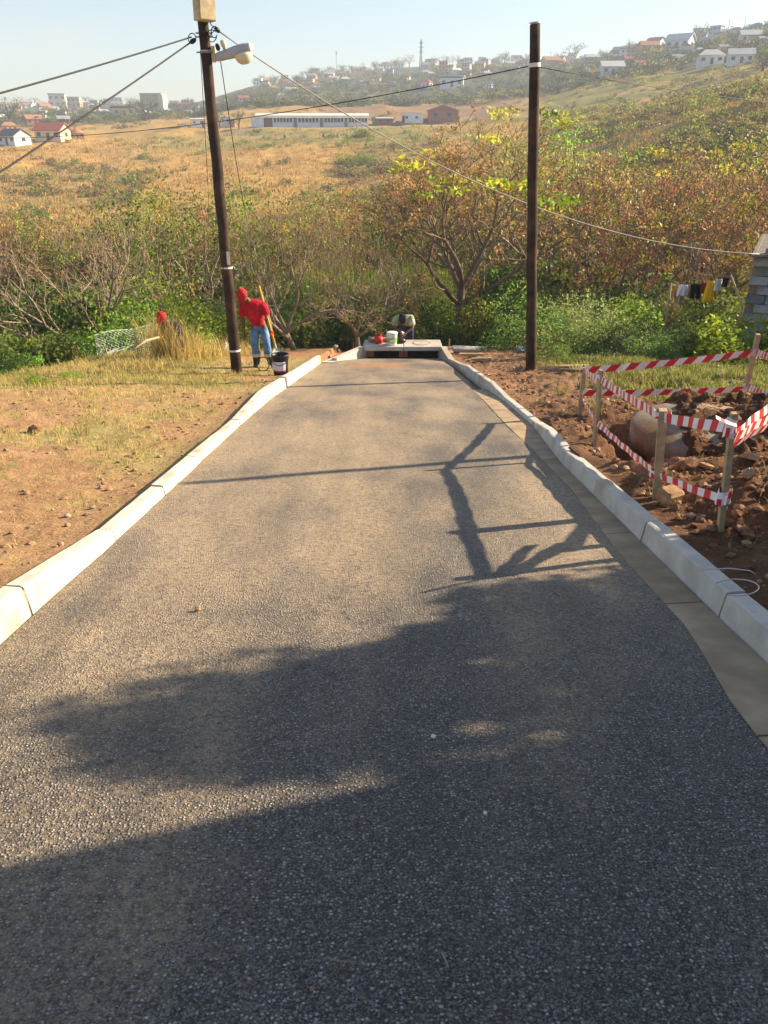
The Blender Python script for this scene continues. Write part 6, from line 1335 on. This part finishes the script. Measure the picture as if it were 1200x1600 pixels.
        if glove is not None and (glove[1] in (s_, 'LR')):
            Jg = {}; Eg = []; Jg[s_+'wrist'] = tuple(v[s_+'wr'].lerp(v[s_+'el'], .10))+(.042,); dirn = (v[s_+'wr']-v[s_+'el']).normalized()
            hand_joints(Jg, Eg, s_, v[s_+'wr'], (dirn+v.get(s_+'hd', Vector((0, 0, 0)))), Vector((0, -1, .1)) if abs(dirn.y) < .8 else Vector((0, 0, 1)), .9, 1.0); Jg = {k: q_[:3]+tuple(r*1.28 for r in q_[3:]) for k, q_ in Jg.items()}
            skin('glove', Jg, Eg, glove[0], t, 2, s_+'wrist')
    # cap
    R = Matrix((sd, f_, hu)).transposed(); mb = MB(); mb.lathe([(.100, -.01), (.104, .03), (.094, .075), (.065, .110), (.02, .124)], v['head']+hu*.03-f_*.004, 18, R); cp = mb.build('cap', cap, t, True)
    if brim:
        mb = MB(); vs = []; n = 9
        for dz in (0, .008):
            for i in range(n): a = math.pi*(.12+.76*i/(n-1)); p0 = v['head']+hu*(.028+dz)+sd*(.100*math.cos(a))+f_*(.100*math.sin(a)); p1 = p0+(sd*math.cos(a)*.25+f_*1.0)*.075*math.sin(a)-hu*.022*math.sin(a); vs += [p0, p1]
        k = 2*n; fs = [(2*i, 2*i+1, 2*i+3, 2*i+2) for i in range(n-1)]+[(k+2*i, k+2*i+2, k+2*i+3, k+2*i+1) for i in range(n-1)]+[(2*i+1, k+2*i+1, k+2*i+3, 2*i+3) for i in range(n-1)]
        mb.add(vs, fs); mb.build('brim', cap, cp, True)
    return t
# worker in red, stooping over the shovel beside the bucket (x grows to the picture's right, the viewer is at -y)
b = PL(410, 574, .1); b.z = zf(b.x, b.y)
P1 = dict(pelvis=(-.02, .05, .86), chest=(-.10, -.06, 1.20), neck=(-.16, -.16, 1.38), head=(-.23, -.27, 1.50), face=(-.22, -.62, -.72), Lsh=(.10, -.06, 1.30), Lel=(.21, -.10, 1.02), Lwr=(.27, -.22, .78), Rsh=(-.30, -.06, 1.27), Rel=(-.33, .0, .98), Rwr=(-.30, -.06, .72),
          Lhip=(.08, .05, .84), Lkn=(.13, -.06, .45), Lan=(.17, .05, .09), Lft=(.07, -.15, -.045), Rhip=(-.12, .05, .84), Rkn=(-.11, -.07, .45), Ran=(-.10, .02, .09), Rft=(-.03, -.15, -.045))
person(b, 0, P1, 'man in red shirt and red cap stooping beside the black bucket, one red glove', M['shirt_red'], M['denim'], M['cap_red'], M['gumboot'], (M['glove_red'], 'L'), strips=True, sleeve_end=.80)
# shovel in his gloved hand
t = empty('shovel', b, 'yellow handled shovel with grey green blade held by the stooping man', 'shovel')
M['yellow'] = mat_plain('yellow_handle', (.70, .36, .03), .6, .2, 9, 0); M['blade'] = mat_plain('cement_blade', (.33, .38, .33), .8, .25, 12, .3)
tp, gp, bp = V3(.03, .10, 1.62), V3(.275, -.235, .70), V3(.40, -.42, .32); ax = (bp-tp).normalized(); bp = tp+ax*1.28
mb = MB(); mb.tube([tp, tp.lerp(bp, .5), bp], .021, 10); mb.build('handle', M['yellow'], t, True)
mb = MB(); q = ax.to_track_quat('Z', 'X').to_matrix(); vs = []; prof = [(-.02, .035), (.02, .10), (.06, .125), (.20, .125), (.29, .09), (.33, .03)]
for dz in (0, .008):
    for z, w in prof:
        for x in (-1, -.5, 0, .5, 1): vs.append(bp+q@V3(dz+.035*(x*x), x*w, z))
n = 5; k = 30; fs = [(i*n+j, i*n+j+1, (i+1)*n+j+1, (i+1)*n+j) for i in range(5) for j in range(4)]; fs += [tuple(k+a for a in f_[::-1]) for f_ in fs]; mb.add(vs, fs); mb.build('blade', M['blade'], t, True)
mb = MB(); mb.tube([bp-ax*.12, bp+ax*.03], [.024, .022], 8); mb.build('socket', M['blade'], t, True)
# crouching worker behind the straw
c = AT(268, 548, 17.6); c.z = zf(c.x, c.y); hdt = AT(266, 494, 17.6); kz = max(.75, min(1.25, (hdt.z-c.z)/1.12))
P2 = dict(pelvis=(.10, .12, .34), chest=(.04, -.02, .70), neck=(-.02, -.10, .87), head=(-.06, -.18, .98), face=(-.35, -.72, -.55), Lsh=(.20, -.02, .80), Lel=(.26, -.16, .54), Lwr=(.12, -.34, .40), Rsh=(-.13, -.03, .79), Rel=(-.22, -.18, .54), Rwr=(-.12, -.38, .38),
          Lhip=(.20, .10, .34), Lkn=(.24, -.26, .48), Lan=(.20, -.02, .09), Lft=(.03, -.15, -.045), Rhip=(.0, .10, .34), Rkn=(-.10, -.26, .48), Ran=(-.05, -.02, .09), Rft=(-.03, -.15, -.045))
pp = person(c, 0, P2, 'man in red cap and navy jacket crouching behind the dry straw', M['navy'], M['navy'], M['cap_red'], M['gumboot'], None, sleeve_end=1.0); pp.scale = (1, 1, 1); pp.location.z += max(0, hdt.z-c.z-1.12)
c3 = V3(.53, 20.86, 0); c3.z = zf(c3.x, c3.y)
P3 = dict(pelvis=(.10, .16, .90), chest=(.0, -.16, 1.09), neck=(-.03, -.34, 1.14), head=(-.04, -.46, 1.17), face=(-.03, -.45, -.88), Lsh=(.20, -.20, 1.13), Lel=(.23, -.38, .88), Lwr=(.0, -.52, .76), Rsh=(-.22, -.20, 1.10), Rel=(-.25, -.38, .88), Rwr=(-.06, -.54, .80),
          Lhip=(.19, .16, .88), Lkn=(.20, .06, .47), Lan=(.20, .12, .09), Lft=(.02, -.15, -.045), Rhip=(.0, .16, .88), Rkn=(-.02, .04, .47), Ran=(-.03, .10, .09), Rft=(-.02, -.15, -.045))
p3 = person(c3, 0, P3, 'man in dark cap and pale green shirt bending over a red drill behind the slab', M['shirt_green'], M['trouser_navy'], M['cap_dark'], M['gumboot'], (M['glove_white'], 'LR'), sleeve_end=.85)
# his drill, its bit standing on the slab
t = empty('power_drill', (c3.x-.05, c3.y-.60, ztop), 'red and black power drill held upright on the drain slab', 'drill'); hz_ = c3.z+.78-ztop
mb = MB(); mb.tube([(0, 0, 0), (0, 0, hz_*.35)], .010, 6); mb.build('bit', M['galv'], t, True)
mb = MB(); mb.tube([(0, 0, hz_*.30), (0, 0, hz_*.55), (0, 0, hz_*.6)], [.028, .045, .05], 10); mb.build('chuck', M['black'], t, True)
mb = MB(); mb.box((0, 0, hz_*.78), (.11, .12, hz_*.40), bev=.02); mb.build('motor_body', M['red'], t)
mb = MB(); mb.tube([(-.12, 0, hz_*.9), (-.04, 0, hz_*1.0), (.05, 0, hz_*1.0), (.12, 0, hz_*.92)], .016, 7); mb.build('handle', M['black'], t, True)

# ------------------------------------------------------------------ labels: what nothing else tells apart is told by its place in its row
bpy.context.view_layer.update()
def pix(o):
    p = o.matrix_world.translation; return 600+F*p.x/max(depth(p), .1)
by = {}
for o in bpy.data.objects:
    if o.parent is None and 'label' in o and o.get('group'): by.setdefault((o['label'], o['group']), []).append(o)
ORD = ['first', 'second', 'third', 'fourth', 'fifth', 'sixth', 'seventh', 'eighth', 'ninth', 'tenth', 'eleventh', 'twelfth', 'thirteenth', 'fourteenth']
for (lab, g), os_ in by.items():
    n = len(os_)
    if n < 2 or n > 14: continue
    os_.sort(key=pix)
    for i, o in enumerate(os_): o['label'] = f"{lab}, {'leftmost' if i == 0 else ('rightmost' if i == n-1 else ORD[i])}"
